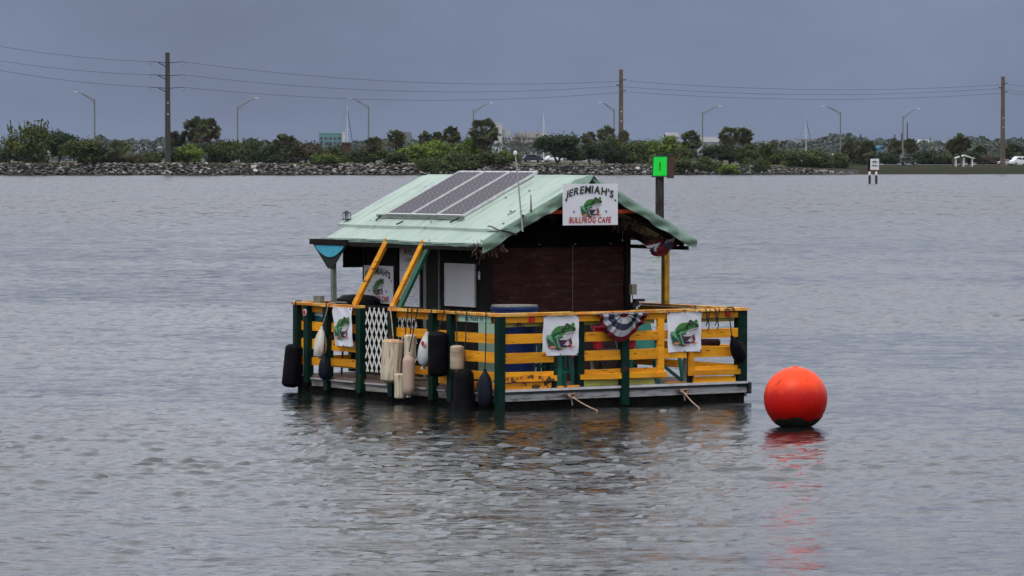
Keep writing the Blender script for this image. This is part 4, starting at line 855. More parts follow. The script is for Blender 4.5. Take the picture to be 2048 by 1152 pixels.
# ------------------------------------------------------------------ trees
def leafmat(name, c, c2, rnd=.25):
    m_ = M(name, c, .65, c2=c2, lo=.35, hi=.7, scale=.9, rnd=rnd, spec=.25); t_ = m_.node_tree; b_ = t_.nodes['Principled BSDF']
    tr = N(t_, 'ShaderNodeBsdfTranslucent'); mx_ = N(t_, 'ShaderNodeMixShader'); mx_.inputs[0].default_value = .22; src_ = b_.inputs['Base Color'].links[0].from_socket
    t_.links.new(src_, tr.inputs[0]); t_.links.new(b_.outputs[0], mx_.inputs[1]); t_.links.new(tr.outputs[0], mx_.inputs[2]); t_.links.new(mx_.outputs[0], t_.nodes['Material Output'].inputs[0])
    return m_
LM = [leafmat('leaf_olive', (.080, .10, .022), (.026, .040, .012)), leafmat('leaf_bright', (.14, .20, .022), (.055, .10, .016)), leafmat('leaf_dark', (.030, .052, .016), (.011, .023, .009)), leafmat('leaf_dry', (.085, .07, .035), (.04, .04, .02))]
palmm = leafmat('palm_leaf', (.115, .125, .055), (.065, .075, .034), .2); palmd = leafmat('palm_dead_leaf', (.16, .12, .08), (.08, .06, .04), .2)
bark = M('grey_bark', (.085, .07, .058), .9, c2=(.045, .038, .032), scale=3, stretch=(1, 1, .4)); barkp = M('palm_bark', (.10, .085, .07), .9, c2=(.05, .042, .036), scale=4, stretch=(1, 1, 3)); barkb = M('bare_bark', (.17, .15, .135), .9, c2=(.10, .09, .08), scale=3)
def crown_mesh(seed, n=3400, nl=13, up=.45, ls=.060, wispy=0):
    g = np.random.default_rng(seed); mb = MB(); lobes = []
    for k in range(nl):
        a = g.uniform(0, 2*np.pi); r = math.sqrt(g.random())*.72; zz = g.uniform(.10, .88)*(1-.40*r*r)
        lobes.append((r*math.cos(a), r*math.sin(a), zz, g.uniform(.26, .44)*(1 if not wispy else .8)))
    for k in range(n):
        lx, ly, lz, lr = lobes[g.integers(nl)]
        d = g.normal(size=3); d /= np.linalg.norm(d); rr = lr*(g.random()**.35)*(1+.18*g.normal()*(1+wispy))
        c = np.array([lx+d[0]*rr, ly+d[1]*rr, lz+d[2]*rr*.72])
        if c[2] < .0: c[2] = abs(c[2])*.6
        nrm = d+np.array([0, 0, up])+.7*g.normal(size=3); nrm /= np.linalg.norm(nrm)
        t1 = np.cross(nrm, g.normal(size=3)); t1 /= np.linalg.norm(t1); t2 = np.cross(nrm, t1); s1 = ls*g.uniform(.6, 1.4); s2 = s1*g.uniform(.4, .8)
        mb.add([tuple(c-t1*s1), tuple(c-t2*s2+nrm*s2*.25), tuple(c+t1*s1), tuple(c+t2*s2+nrm*s2*.25)], [(0, 1, 2, 3)])
    if wispy:
        for k in range(26):
            a = g.uniform(0, 6.28); r = g.uniform(.1, .75); p = np.array([r*math.cos(a), r*math.sin(a), .75]); q = p+np.array([.10*math.cos(a), .10*math.sin(a), g.uniform(.22, .45)])
            mb.bar(p, q, .016, .016)
            for j in range(5):
                cc = p+(q-p)*g.uniform(.4, 1); dd = g.normal(size=3)*.035; ee = g.normal(size=3)*.03; mb.add([tuple(cc-dd), tuple(cc-ee), tuple(cc+dd), tuple(cc+ee)], [(0, 1, 2, 3)])
    me_ = bpy.data.meshes.new('crown'); me_.from_pydata(mb.v, [], mb.f); me_.materials.append(LM[0]); return me_
CROWNS = [crown_mesh(100+k, nl=11+2*k) for k in range(6)]+[crown_mesh(200, 2600, 18, wispy=1), crown_mesh(201, 2400, 16, wispy=1)]
def trunk_mesh(seed, stems):
    g = random.Random(seed); mb = MB()
    for k in range(stems):
        a = g.uniform(0, 6.28); r = g.uniform(.15, .6); p = Vector((g.uniform(-.05, .05), g.uniform(-.05, .05), 0)); tip = Vector((r*math.cos(a), r*math.sin(a), g.uniform(.55, .85)))
        m_ = p.lerp(tip, .5)+Vector((g.uniform(-.08, .08), g.uniform(-.08, .08), .05)); mb.tube([p, m_, tip], [.035, .024, .008], 6)
        for j in range(3):
            q = m_.lerp(tip, g.random()); mb.tube([q, q+Vector((g.uniform(-.25, .25), g.uniform(-.25, .25), g.uniform(.05, .3)))], [.012, .004], 5)
    return mb.mesh('trunk', bark)
TRUNKS = [trunk_mesh(k, 3+k) for k in range(4)]
def place(name, me_, parent, mat=None, loc=(0, 0, 0), sc=(1, 1, 1), rz_=0):
    o = bpy.data.objects.new(name, me_); col.objects.link(o); o.parent = parent; o.location = loc; o.scale = sc; o.rotation_euler = (0, 0, rz_)
    if mat: o.material_slots[0].link = 'OBJECT'; o.material_slots[0].material = mat
    return o
def bush(label, px, top, wpx, d, var=0, mat=0, name='shrub', cat='shrub', clear=.0, group='shrubs along the causeway', Yabs=None):
    X = (px-1024)/F*(Yabs or 815); Y = Yabs or shore(X)+d; X = (px-1024)/F*Y
    zb = ground(X, Y); zt_ = at(px, top, Y).z; H = max(zt_-zb, .8); W_ = wpx/F*Y/2*1.22
    t_ = thing(name, label, cat, (X, Y, zb-.05), random.uniform(0, 6.28), group)
    ch0 = clear*H
    place('crown', CROWNS[var], t_, LM[mat], (0, 0, ch0), (W_*.98, W_*.9, (H-ch0)*.93))
    place('trunk', TRUNKS[var % 4], t_, None, (0, 0, 0), (W_*.8, W_*.8, H*.95))
    return t_
def palm_crown(seed, n=64, dead=16):
    g = random.Random(seed); mb = MB()
    for k in range(n+dead):
        a = g.uniform(0, 6.28); isd = k >= n; e = math.asin(g.uniform(-.62, 1)) if not isd else g.uniform(-1.2, -.6)
        d = Vector((math.cos(a)*math.cos(e), math.sin(a)*math.cos(e), math.sin(e))); pl = g.uniform(.36, .60); base = d*.08; hub = d*pl+Vector((0, 0, -.06*pl))
        side = d.cross(Vector((0, 0, 1))); side = side.normalized() if side.length > .05 else Vector((1, 0, 0)); upv = side.cross(d); ro_ = g.uniform(-1.1, 1.1); side, upv = side*math.cos(ro_)+upv*math.sin(ro_), upv*math.cos(ro_)-side*math.sin(ro_)
        mb.tube([base, hub], [.016, .009], 4, m=1 if isd else 0)
        for j in range(11):
            t_ = (j-5)/5*1.35; dd = (d*math.cos(t_)+side*math.sin(t_)+upv*g.uniform(-.12, .2)).normalized(); ln = g.uniform(.34, .46)*(1-.25*abs(t_)/1.35)
            tip = hub+dd*ln+Vector((0, 0, -.10*ln-.05*g.random())); mid = hub+dd*ln*.55; wv = dd.cross(upv).normalized()*.060
            mb.add([hub, mid+wv, tip, mid-wv], [(0, 1, 2, 3)], 1 if isd else 0)
    me_ = bpy.data.meshes.new('crown'); me_.from_pydata(mb.v, [], mb.f); me_.materials.append(palmm); me_.materials.append(palmd); me_.polygons.foreach_set('material_index', mb.m); return me_
PALMS = [palm_crown(k) for k in range(5)]
PT = MB().tube([(0, 0, 0), (.15, .05, .33), (.08, .03, .7), (0, 0, 1)], [.62, .46, .44, .5], 9).mesh('trunk', barkp, True)
def palm(label, px, cy, dpx, d, var, Yabs=None):
    X = (px-1024)/F*(Yabs or 815); Y = Yabs or shore(X)+d; X = (px-1024)/F*Y
    zb = ground(X, Y); c = at(px, cy, Y).z; r = dpx/F*Y/2
    t_ = thing('sabal_palm', label, 'palm tree', (X, Y, zb-.05), random.uniform(0, 6.28), 'sabal palms on the causeway')
    place('crown', PALMS[var % 5], t_, None, (0, 0, c-zb-.02*r), (r*1.16, r*1.16, r*1.12)); place('trunk', PT, t_, None, (0, 0, 0), (.5, .5, max(c-zb, .6)))
for i, (px, cy, dp, d, lab, Ya) in enumerate([
    (237, 302, 56, 9, 'squat sabal palm between the street lamp and the dark utility pole', None), (352, 276, 42, 12, 'palm peeking out beside the dark utility pole', None),
    (391, 258, 58, 10, 'tall sabal palm, the one by the utility pole of a close pair', None), (419, 257, 54, 14, 'tall sabal palm, the one by the street lamp of a close pair', None),
    (570, 290, 58, 9, 'low shaggy palm among shrubs before the teal building', None), (748, 292, 50, 9, 'shaggy leaning palm under the single white armed street lamp', None),
    (792, 275, 44, 14, 'round headed palm beside the grey roof far behind', None), (852, 276, 34, 20, 'small palm behind the bright shrubs, lower of two', None), (876, 273, 26, 22, 'slim palm behind the bright shrubs', None),
    (903, 267, 40, 16, 'rounded palm above the bright green shrubs', None), (968, 262, 64, 12, 'largest sabal palm, above the antenna mast beside the bare tree', None),
    (1178, 275, 34, 16, 'small round palm behind the wide dark tree', None), (1212, 268, 42, 20, 'palm just beside the tan utility pole', None), (1247, 270, 26, 26, 'little palm at the foot of the tan utility pole', None),
    (1382, 278, 46, 14, 'round palm beside the street lamp and the white roof', None), (1458, 271, 46, 14, 'palm with tilted head, lower of a pair near the lamp', None), (1486, 270, 44, 17, 'palm of the pair near the lamp with the higher head', None),
    (1703, 296, 46, 0, 'dense palm by the leaning street lamp, nearest it', 960), (1735, 298, 44, 0, 'dense palm next to the notice board', 955), (1791, 293, 36, 0, 'small palm behind the green jeep', 1040), (1821, 290, 36, 0, 'small round palm over the green jeep', 1035),
    (1906, 291, 38, 0, 'palm by the white shelter, shorter of two', 905), (1921, 284, 42, 0, 'palm by the white shelter, taller of two', 905), (2025, 300, 36, 0, 'dark palm behind the white van', 1080), (1960, 303, 34, 0, 'low palm behind the last utility pole', 1075)]):
    palm(lab, px, cy, dp, d, i, Ya)
for i, (px, top, wp, d, var, mat, lab, Ya, nm) in enumerate([
    (18, 292, 70, 18, 0, 2, 'dark round shrub at the end of the rocky shore', None, 0), (60, 247, 96, 9, 6, 0, 'wispy tree with bare twigs reaching above its crown', None, 1), (118, 258, 90, 22, 1, 2, 'dark bushy tree behind the small white road sign', None, 1),
    (165, 272, 96, 8, 2, 0, 'olive shrub spreading under the first street lamp', None, 0), (212, 290, 60, 12, 3, 2, 'dark shrub beside the squat palm', None, 0), (272, 305, 40, 8, 4, 3, 'brownish low shrub by the squat palm', None, 0), (302, 303, 50, 14, 5, 0, 'low olive shrub before the far white pavilion roof', None, 0), (345, 292, 46, 14, 0, 2, 'dark shrub at the foot of the dark utility pole', None, 0),
    (382, 284, 72, 8, 1, 1, 'bright yellow green shrub below the pair of tall palms', None, 0), (438, 276, 78, 10, 2, 0, 'rounded shrub between the tall palms and the lamp', None, 0), (505, 280, 84, 12, 7, 0, 'loose feathery shrub right of the second street lamp', None, 0), (545, 288, 66, 8, 3, 2, 'dark shrub beside the low shaggy palm', None, 0),
    (612, 284, 84, 12, 6, 3, 'reddish brown twiggy shrub before the teal building', None, 0), (655, 304, 70, 7, 4, 1, 'low bright shrub under the teal building', None, 0), (672, 292, 60, 16, 7, 0, 'feathery shrub beside the red hut', None, 0), (718, 298, 70, 10, 5, 0, 'shrub between the red hut and the leaning palm', None, 0), (775, 298, 80, 8, 0, 0, 'shrub below the round headed palm', None, 0),
    (835, 285, 96, 12, 1, 1, 'broad yellow green shrub behind the rocks', None, 0), (888, 276, 84, 14, 2, 1, 'tall bright shrub below the rounded palm', None, 0), (938, 268, 84, 16, 3, 1, 'brightest green tree leaning on the largest palm', None, 1), (868, 308, 64, 2.5, 4, 0, 'grey green mangrove hanging over the rocks', None, 0), (915, 302, 90, 4, 5, 0, 'mangrove thicket growing down to the water', None, 0), (975, 300, 84, 5, 1, 0, 'dark mangrove beside the bare tree', None, 0),
    (1012, 300, 50, 9, 0, 1, 'small bright shrub beside the bare tree', None, 0), (1115, 263, 106, 10, 2, 2, 'wide dark tree with spreading flat crown over the parked suv', None, 1), (1147, 294, 52, 8, 3, 2, 'small dark tree beside the wide spreading tree', None, 1), (1205, 278, 78, 10, 4, 2, 'dark tree with forked trunk before the tan pole', None, 1), (1228, 270, 70, 14, 1, 0, 'light tipped tree just before the tan utility pole', None, 1),
    (1272, 283, 84, 12, 5, 0, 'broad tree above the silver pickup', None, 1), (1325, 270, 100, 11, 0, 1, 'tall olive tree behind the green channel marker', None, 1), (1362, 290, 60, 9, 1, 0, 'olive shrub beside the green channel marker', None, 0), (1355, 314, 70, 3, 2, 0, 'low mangrove over the rocks right of the channel marker', None, 0), (1405, 311, 80, 3.5, 3, 0, 'spreading mangrove below the round palm', None, 0), (1450, 325, 62, 2.5, 4, 1, 'low lime tinted shrub at the waterline', None, 0),
    (1440, 288, 84, 11, 5, 2, 'dark tree under the pair of palms', None, 1), (1492, 286, 66, 9, 0, 0, 'shrub below the higher palm of the pair', None, 0), (1522, 312, 40, 3, 1, 0, 'narrow shrub standing among the rocks', None, 0), (1535, 284, 80, 14, 7, 0, 'feathery tree with pale tips before the far flats', None, 1), (1592, 294, 84, 9, 2, 0, 'wide olive shrub below the far sailboat', None, 0), (1640, 298, 84, 10, 3, 0, 'olive hedge like shrub before the far wooded point', None, 0), (1672, 300, 52, 14, 4, 0, 'shrub at the foot of the leaning street lamp', None, 0),
    (1720, 298, 80, 0, 5, 2, 'dark shrub mass behind the notice board', 990, 0), (1772, 303, 60, 0, 0, 2, 'dark shrub between the notice board and the jeep', 1040, 0), (1858, 297, 84, 0, 1, 2, 'dark wide shrub behind the jeep bonnet', 1050, 0), (1895, 303, 70, 0, 2, 0, 'shrub behind the white shelter', 1045, 0), (1938, 300, 84, 0, 3, 2, 'dark tree behind the palm pair by the shelter', 1060, 1), (1985, 306, 60, 0, 4, 3, 'pale dry shrub behind the last utility pole', 1060, 0), (2030, 290, 60, 0, 5, 2, 'dark tree behind the white van roof', 1090, 1)]):
    bush(lab, px, top, wp, d, var, mat, 'broadleaf_tree' if nm else 'shrub', 'tree' if nm else 'shrub', .22 if nm and mat == 2 else 0, 'trees along the causeway' if nm else 'shrubs along the causeway', Ya)
# bare tree
X, Y = (1040-1024)/F*815, 815.0; bt = thing('bare_tree', 'leafless grey tree with many upright twigs beside the largest palm', 'tree', (X, Y, ground(X, Y)-.05))
g = random.Random(9); mb = MB()
def grow(p, d, L_, r_, dep):
    q = p+d*L_; mb.tube([p, (p+q)/2+Vector((g.uniform(-.05, .05), 0, 0)), q], [r_, r_*.85, r_*.7], 5)
    if dep == 0: return
    for k in range(3 if dep > 1 else 2):
        nd = (d+Vector((g.uniform(-.55, .55), g.uniform(-.5, .5), g.uniform(.0, .35)))).normalized(); grow(q, nd, L_*g.uniform(.62, .85), r_*.6, dep-1)
for k in range(5): grow(Vector((0, 0, 0)), Vector((g.uniform(-.42, .42), g.uniform(-.3, .3), 1)).normalized(), 2.3, .16, 3)
mb.build('trunk', barkb, bt)

# ------------------------------------------------------------------ utility poles, wires, street lamps
pdark = M('dark_concrete_pole', (.045, .042, .036), .85, c2=(.03, .027, .024), scale=.6); ptan = M('tan_concrete_pole', (.12, .085, .058), .85, c2=(.075, .052, .038), scale=.6)
wirem = M('power_wire', (.05, .045, .05), .6)
POLES = [(335, 105, 800, .52, pdark, 'dark square utility pole with three arms rising behind the rocks'), (1242, 139, 870, .46, ptan, 'tan utility pole standing among trees behind the cafe roof'), (2006, 153, 930, .44, ptan, 'tan utility pole by the sea wall near the white van')]
attach = []
for i, (px, ty, Y, hw, m_, lab) in enumerate(POLES):
    top_ = at(px, ty, Y); zb = ground(top_.x, Y) if i < 2 else 1.0; t_ = thing('utility_pole', lab, 'utility pole', (top_.x, Y, zb-.3), R(18), 'utility poles along the causeway'); H = top_.z-zb+.3
    MB().add([(-hw, -hw, 0), (hw, -hw, 0), (hw, hw, 0), (-hw, hw, 0), (-hw*.72, -hw*.72, H), (hw*.72, -hw*.72, H), (hw*.72, hw*.72, H), (-hw*.72, hw*.72, H)], [(3, 2, 1, 0), (4, 5, 6, 7), (0, 1, 5, 4), (1, 2, 6, 5), (2, 3, 7, 6), (3, 0, 4, 7)]).build('shaft', m_, t_)
    at_i = []
    if i == 0:
        for k, yy in enumerate((125, 151, 176)):
            z_ = at(px, yy, Y).z-(zb-.3)
            for s_, ex in ((-1, -3.6), (1, 3.4)):
                a_ = MB().tube([(s_*.4, 0, z_-.05), (ex*.6, 0, z_+.10), (ex, 0, z_+.18)], [.09, .08, .06], 6).build('arm', blackm, t_)
                if s_ < 0: MB().tube([(-.4, 0, z_-.75), (-1.9, 0, z_-.05)], .10, 6).build('strut', blackm, t_)
                MB().tube([(ex+.15*s_, 0, z_+.15), (ex+.1*s_, 0, z_-.35), (ex-.5*s_, 0, z_-.75)], .035, 5).build('jumper_loop', wirem, a_)
            at_i.append((z_+.15, -3.6, 3.4))
    else:
        for k, (yy, s_) in enumerate(zip((160, 171, 182) if i == 1 else (167, 176, 184), (1, -1, 1))):
            z_ = at(px, yy, Y).z-(zb-.3)
            a_ = MB().tube([(s_*.3, 0, z_+.02), (s_*1.0, 0, z_+.10), (s_*1.35, 0, z_+.16)], [.11, .10, .08], 6).build('arm', blackm, t_)
            MB().lathe([(.05, z_-.18), (.09, z_-.1), (.06, z_), (.09, z_+.05), (.04, z_+.14)], 8, (s_*1.35, 0, 0)).build('insulator', whitep, a_); at_i.append((z_-.15, s_*1.35, s_*1.35))
    for zz in (.45, .55): MB().box((-.15, -hw-.05, H*zz), (.05, -hw*.7, H*zz+.25)).build('tag_plate', whitep, t_)
    mw = Matrix.LocRotScale(t_.location, t_.rotation_euler.to_quaternion(), None)
    attach.append([(mw @ Vector((l_, 0, z_)), mw @ Vector((r_, 0, z_))) for z_, l_, r_ in at_i])
def wire(label, a, b, sag):
    pts = [a.lerp(b, k/24)+Vector((0, 0, -sag*4*(k/24)*(1-k/24))) for k in range(25)]
    o = MB().tube([p-a for p in pts], .036, 5).build('power_wire', wirem, None, True); o.location = a; tag(o, label, 'wire', 'power wires along the causeway')
lv = ('top', 'middle', 'bottom')
for k in range(3):
    e0 = at(-120, (70, 100, 117)[k], 760); wire(f'{lv[k]} power wire running from the dark utility pole away from the other poles', e0, attach[0][k][0], .9)
    wire(f'{lv[k]} power wire sagging between the dark and the tan utility pole', attach[0][k][1], attach[1][k][0], 2.2)
    wire(f'{lv[k]} power wire sagging between the two tan utility poles', attach[1][k][1], attach[2][k][0], 1.6)
    wire(f'{lv[k]} power wire running on from the pole by the sea wall', attach[2][k][1], at(2250, (176, 188, 195)[k], 985), .8)
lampm = M('galvanised_pole', (.15, .155, .14), .5, metal=.2); lamph = M('lamp_housing', (.55, .56, .58), .4)
for i, (px, py, tx, ty, lab) in enumerate(((189, 198, 155, 184, 'street lamp rising over olive shrubs before the first utility pole'), (475, 213, 510, 196, 'street lamp next to the pair of tall palms'), (737, 211, 702, 197, 'street lamp beside the red hut and white sailboat mast'), (947, 220, 980, 206, 'street lamp right behind the largest sabal palm'),
                                        (1228, 218, 1203, 205, 'street lamp standing just beside the tan utility pole in the trees'), (1405, 224, 1438, 212, 'street lamp beside the round palm and white roof'), (1681, 224, 1650, 212, 'street lamp by the end of the rocks near the notice board'), (1806, 232, 1834, 217, 'street lamp standing behind the green jeep'))):
    zb = lerpx(px, [189, 1000, 1806], [2.5, 2.3, 1.6]); Y = (zb+14.5-CH)*F/(318-ty); p = at(px, py, Y); q = at(tx, ty, Y); gz = ground(p.x, Y)
    t_ = thing('street_lamp', lab, 'street lamp', (p.x, Y, gz-.1), 0, 'street lamps along the causeway road'); H = p.z-gz+.1; A = q-p; A = Vector((A.x, 0, A.z))
    MB().tube([(0, 0, 0), (0, 0, .6), (0, 0, H)], [.26, .20, .15], 8).build('pole', lampm, t_, True)
    MB().tube([(0, 0, H-.25), Vector((0, 0, H))+A*.35+Vector((0, 0, -.0)), Vector((0, 0, H))+A*.75+Vector((0, 0, .12)), Vector((0, 0, H))+A], [.12, .11, .10, .10], 6).tube([(0, 0, H-.9), Vector((0, 0, H-.35))+A*.35, Vector((0, 0, H))+A*.72], .07, 5).build('arm', lampm, t_, True)
    sx_ = 1 if A.x > 0 else -1; e = Vector((0, 0, H))+A
    MB().box((e.x-.1*sx_, -.16, e.z-.07), (e.x+.75*sx_, .16, e.z+.10)).build('lamp_head', lamph, t_)

# ------------------------------------------------------------------ vehicles
tyre = M('tyre', (.010, .010, .010), .8); rimm = M('wheel_rim', (.30, .30, .31), .4, metal=.5); glassm = M('car_glass', (.012, .014, .018), .08); lightm = M('headlight_glass', (.65, .65, .62), .2); tailm = M('tail_light', (.35, .01, .01), .3)
def car(name, label, cat, loc, rz_, prof, wins, W_, wheels, wr, mat, extra=None):
    t_ = thing(name, label, cat, loc, rz_)
    n = len(prof); zmid = max(p[1] for p in prof)*.55; mb = MB(); vs = []
    for s_ in (-1, 1):
        for x, z in prof: vs.append((x, s_*W_/2*(1 if z < zmid else 1-.13*(z-zmid)/zmid), z))
    mb.add(vs, [tuple(range(n)), tuple(range(n, 2*n))[::-1]]+[(i, i+n, (i+1) % n+n, (i+1) % n) for i in range(n)]); body = mb.build('body', mat, t_)
    bv = body.modifiers.new('bevel', 'BEVEL'); bv.width = .06; bv.segments = 2
    for poly in wins:
        zc = sum(p[1] for p in poly)/len(poly); k = 1-.13*max(0, zc-zmid)/zmid
        for s_ in (-1, 1): MB().prism(poly, s_*(W_/2*k+.012), s_*(W_/2*k-.06)).build('window', glassm, t_)
    for x in wheels:
        for s_ in (-1, 1):
            w_ = MB().add(*(lambda m: (m.v, m.f))(MB().prism([(x+wr*math.cos(a*.393), wr+wr*math.sin(a*.393)) for a in range(16)], s_*(W_/2+.02), s_*(W_/2-.22)))).build('wheel', tyre, t_)
            MB().prism([(x+wr*.58*math.cos(a*.524), wr+wr*.58*math.sin(a*.524)) for a in range(12)], s_*(W_/2+.035), s_*(W_/2-.05)).build('rim', rimm, w_)
    x1 = max(p[0] for p in prof); x0 = min(p[0] for p in prof); zl = zmid*.75
    for s_ in (-1, 1):
        MB().box((x1-.12, s_*W_*.36-.14, zl-.10), (x1+.015, s_*W_*.36+.14, zl+.10)).build('headlight', lightm, t_); MB().box((x0-.015, s_*W_*.40-.09, zl-.1), (x0+.1, s_*W_*.40+.09, zl+.2)).build('tail_light', tailm, t_)
    return t_
def onroad(px, Y): X = (px-1024)/F*Y; return (X, Y, ground(X, Y)+.10)
RA = math.atan2(132, 164)
suv = [(-2.2, .35), (-2.25, .9), (-2.05, 1.05), (-1.75, 1.62), (-.2, 1.68), (.55, 1.55), (1.1, 1.08), (2.0, .92), (2.2, .75), (2.2, .35)]
car('suv', 'dark navy suv driving behind the bare tree', 'car', onroad(1066, 878), R(12), suv, [[(-1.65, 1.1), (-1.5, 1.52), (-.45, 1.56), (-.45, 1.08)], [(-.35, 1.08), (-.35, 1.56), (.45, 1.48), (.85, 1.08)]], 1.85, (-1.35, 1.35), .35, M('navy_car_paint', (.012, .014, .03), .25))
jeep = [(-2.1, .5), (-2.15, 1.0), (-2.1, 1.80), (-.1, 1.85), (.28, 1.80), (.58, 1.18), (1.95, 1.10), (2.05, .95), (2.05, .5)]
car('jeep', 'dark green boxy jeep driving past the grass bank', 'car', onroad(1818, 985), R(8), jeep, [[(-2.0, 1.2), (-2.0, 1.70), (-1.2, 1.72), (-1.2, 1.2)], [(-1.05, 1.2), (-1.05, 1.72), (-.1, 1.72), (.3, 1.2)]], 1.8, (-1.35, 1.3), .42, M('dark_green_car_paint', (.018, .024, .018), .35))
van = [(-2.7, .4), (-2.75, 1.1), (-2.65, 2.05), (-2.3, 2.2), (1.1, 2.2), (1.6, 1.95), (2.0, 1.35), (2.6, 1.15), (2.75, .9), (2.75, .4)]
car('van', 'white van on the road at the sea wall', 'van', onroad(2040, 985), R(205), van, [[(-2.3, 1.35), (-2.3, 1.9), (-1.2, 1.9), (-1.2, 1.35)], [(.2, 1.35), (.2, 1.9), (1.2, 1.9), (1.65, 1.35)], [(-1.0, 1.35), (-1.0, 1.9), (0, 1.9), (0, 1.35)]], 2.0, (-1.8, 1.8), .38, M('white_car_paint', (.70, .71, .74), .3))
sed = [(-2.2, .35), (-2.2, .85), (-1.5, .95), (-.9, 1.38), (.3, 1.40), (1.0, .95), (2.1, .82), (2.2, .35)]
car('sedan', 'small silver car ahead of the white van', 'car', onroad(2012, 1000), R(25), sed, [[(-1.2, 1.0), (-.8, 1.32), (-.3, 1.33), (-.3, .98)], [(-.2, .98), (-.2, 1.33), (.25, 1.32), (.75, .98)]], 1.75, (-1.3, 1.35), .32, M('silver_car_paint', (.38, .39, .40), .3))
pick = [(-2.6, .5), (-2.6, 1.15), (-.6, 1.15), (-.5, 1.85), (.75, 1.85), (1.25, 1.22), (2.5, 1.1), (2.6, .9), (2.6, .5)]
car('pickup_truck', 'silver pickup truck behind the trees near the green marker', 'truck', onroad(1274, 905), R(200), pick, [[(-.4, 1.25), (-.4, 1.75), (.05, 1.75), (.05, 1.25)], [(.12, 1.25), (.12, 1.75), (.65, 1.75), (1.0, 1.25)]], 1.9, (-1.6, 1.65), .40, M('silver_car_paint', (0, 0, 0)))
car('sedan', 'white car passing behind the wide dark tree', 'car', onroad(1105, 905), R(18), sed, [[(-1.2, 1.0), (-.8, 1.32), (-.3, 1.33), (-.3, .98)], [(-.2, .98), (-.2, 1.33), (.25, 1.32), (.75, .98)]], 1.75, (-1.3, 1.35), .32, M('white_car_paint', (0, 0, 0)))

# ------------------------------------------------------------------ shelter, road signs, red hut
Y = 930; X = (1927-1024)/F*Y; zb = ground(X, Y); t_ = thing('picnic_shelter', 'white open picnic shelter with gable roof on the bank', 'shelter', (X, Y, zb))
for x_ in (-1.9, -.1, 1.9):
    for y_ in (-1.2, 1.2): MB().box((x_-.11, y_-.11, -.1), (x_+.11, y_+.11, 2.0)).build('post', whitep, t_)
MB().prism([(-2.45, 1.95), (0, 2.75), (2.45, 1.95), (2.35, 1.8), (0, 2.45), (-2.35, 1.8)], -1.5, 1.5).build('roof', whitep, t_); MB().box((-2.0, -1.2, -.05), (2.0, 1.2, .03)).build('floor_slab', cop, t_)
def road_sign(label, px, Y, zlo, zhi, wd, m_=whitep):
    X = (px-1024)/F*Y; zb = ground(X, Y); t_ = thing('road_sign', label, 'sign', (X, Y, zb-.1), 0, 'road signs on the causeway')
    MB().tube([(0, 0, 0), (0, 0, zhi)], .05, 6).build('post', lampm, t_); MB().box((-wd/2, -.08, zlo), (wd/2, -.05, zhi)).build('panel', m_, t_)
road_sign('small white road sign beside the wispy tree', 99, 812, 1.5, 2.6, .62); road_sign('white sign among shrubs by the end of the rocks', 1666, 845, 2.0, 2.9, .5); road_sign('white road sign behind the green jeep', 1802, 1040, 1.6, 3.2, .9); road_sign('white sign behind the small dark tree', 1181, 850, 2.0, 3.0, .6); road_sign('white sign under the tree near the palms', 1507, 835, 1.6, 2.4, .4)
X = (693-1024)/F*830; t_ = thing('brick_kiosk', 'small dark red kiosk with white edge among shrubs below the mast', 'kiosk', (X, 830, ground(X, 830)))
zt_ = at(693, 285, 830).z-ground(X, 830)
MB().box((-1.0, -.8, 0), (1.0, .8, zt_-.15)).build('wall', M('kiosk_red', (.07, .02, .016), .8, c2=(.04, .014, .012), scale=1), t_); MB().prism([(-1.2, zt_-.15), (1.2, zt_-.15), (1.0, zt_+.1), (-1.0, zt_+.1)], -1, 1).build('roof', M('grey_roof', (.12, .12, .13), .8), t_); MB().box((-1.15, -.86, .3), (-1.003, -.5, zt_-.2)).build('white_edge', whitep, t_); MB().box((.55, -.85, 1.0), (.9, -.805, 1.7)).build('notice', whitep, t_)
X = (1374-1024)/F*838; t_ = thing('traffic_barrel', 'orange barrel showing between the olive trees and the round palm', 'barrel', (X, 838, ground(X, 838)))
MB().lathe([(.5, 0), (.5, .1), (.38, .12), (.34, 1.0), (.28, 2.3), (.22, 2.6), (.05, 2.65)], 12).build('body', M('barrel_orange', (.60, .10, .02), .6), t_, True); MB().lathe([(.36, 1.1), (.35, 1.4)], 12).build('white_band', whitep, t_)

# ------------------------------------------------------------------ sailboats and buildings across the lagoon
def sailboat(label, px, top, Y, jibdx, hullmat, stay):
    X = (px-1024)/F*Y; H = at(px, top, Y).z; t_ = thing('sailboat', label, 'sailboat', (X, Y, 0), 0, 'sailboats moored beyond the causeway')
    def hl(a, b):
        x = -5.5+11*a; wd = 1.6*math.sin(math.pi*min(.96, .18+a*.82))**.7; th_ = math.pi*b; return (x, -wd*math.cos(th_), 1.1+.25*a-1.5*math.sin(th_)*min(1, .3+math.sin(math.pi*a)))
    MB().grid(hl, 20, 10).build('hull', hullmat, t_, True); MB().prism([(-2.5, 1.15), (2.6, 1.25), (2.0, 1.75), (-2.3, 1.7)], -.9, .9).build('cabin', whitep, t_)
    MB().tube([(.5, 0, 1.1), (.5, 0, H)], [.14, .10], 8).build('mast', M('mast_white', (.62, .63, .66), .4), t_); MB().tube([(.5, 0, 2.4), (-4.2, 0, 2.5)], .12, 6).build('boom', MATS['mast_white'], t_); MB().box((-.4, -.04, H*.62), (1.4, .04, H*.62+.1)).build('spreader', MATS['mast_white'], t_)
    MB().tube([(.6, 0, H*.93), (jibdx, 0, 1.5)], .12, 6).build('furled_sail', stay, t_); MB().tube([(.4, 0, H), (-5.2, 0, 1.3)], .03, 4).build('backstay', blackm, t_)
blues = M('navy_canvas', (.03, .045, .09), .8)
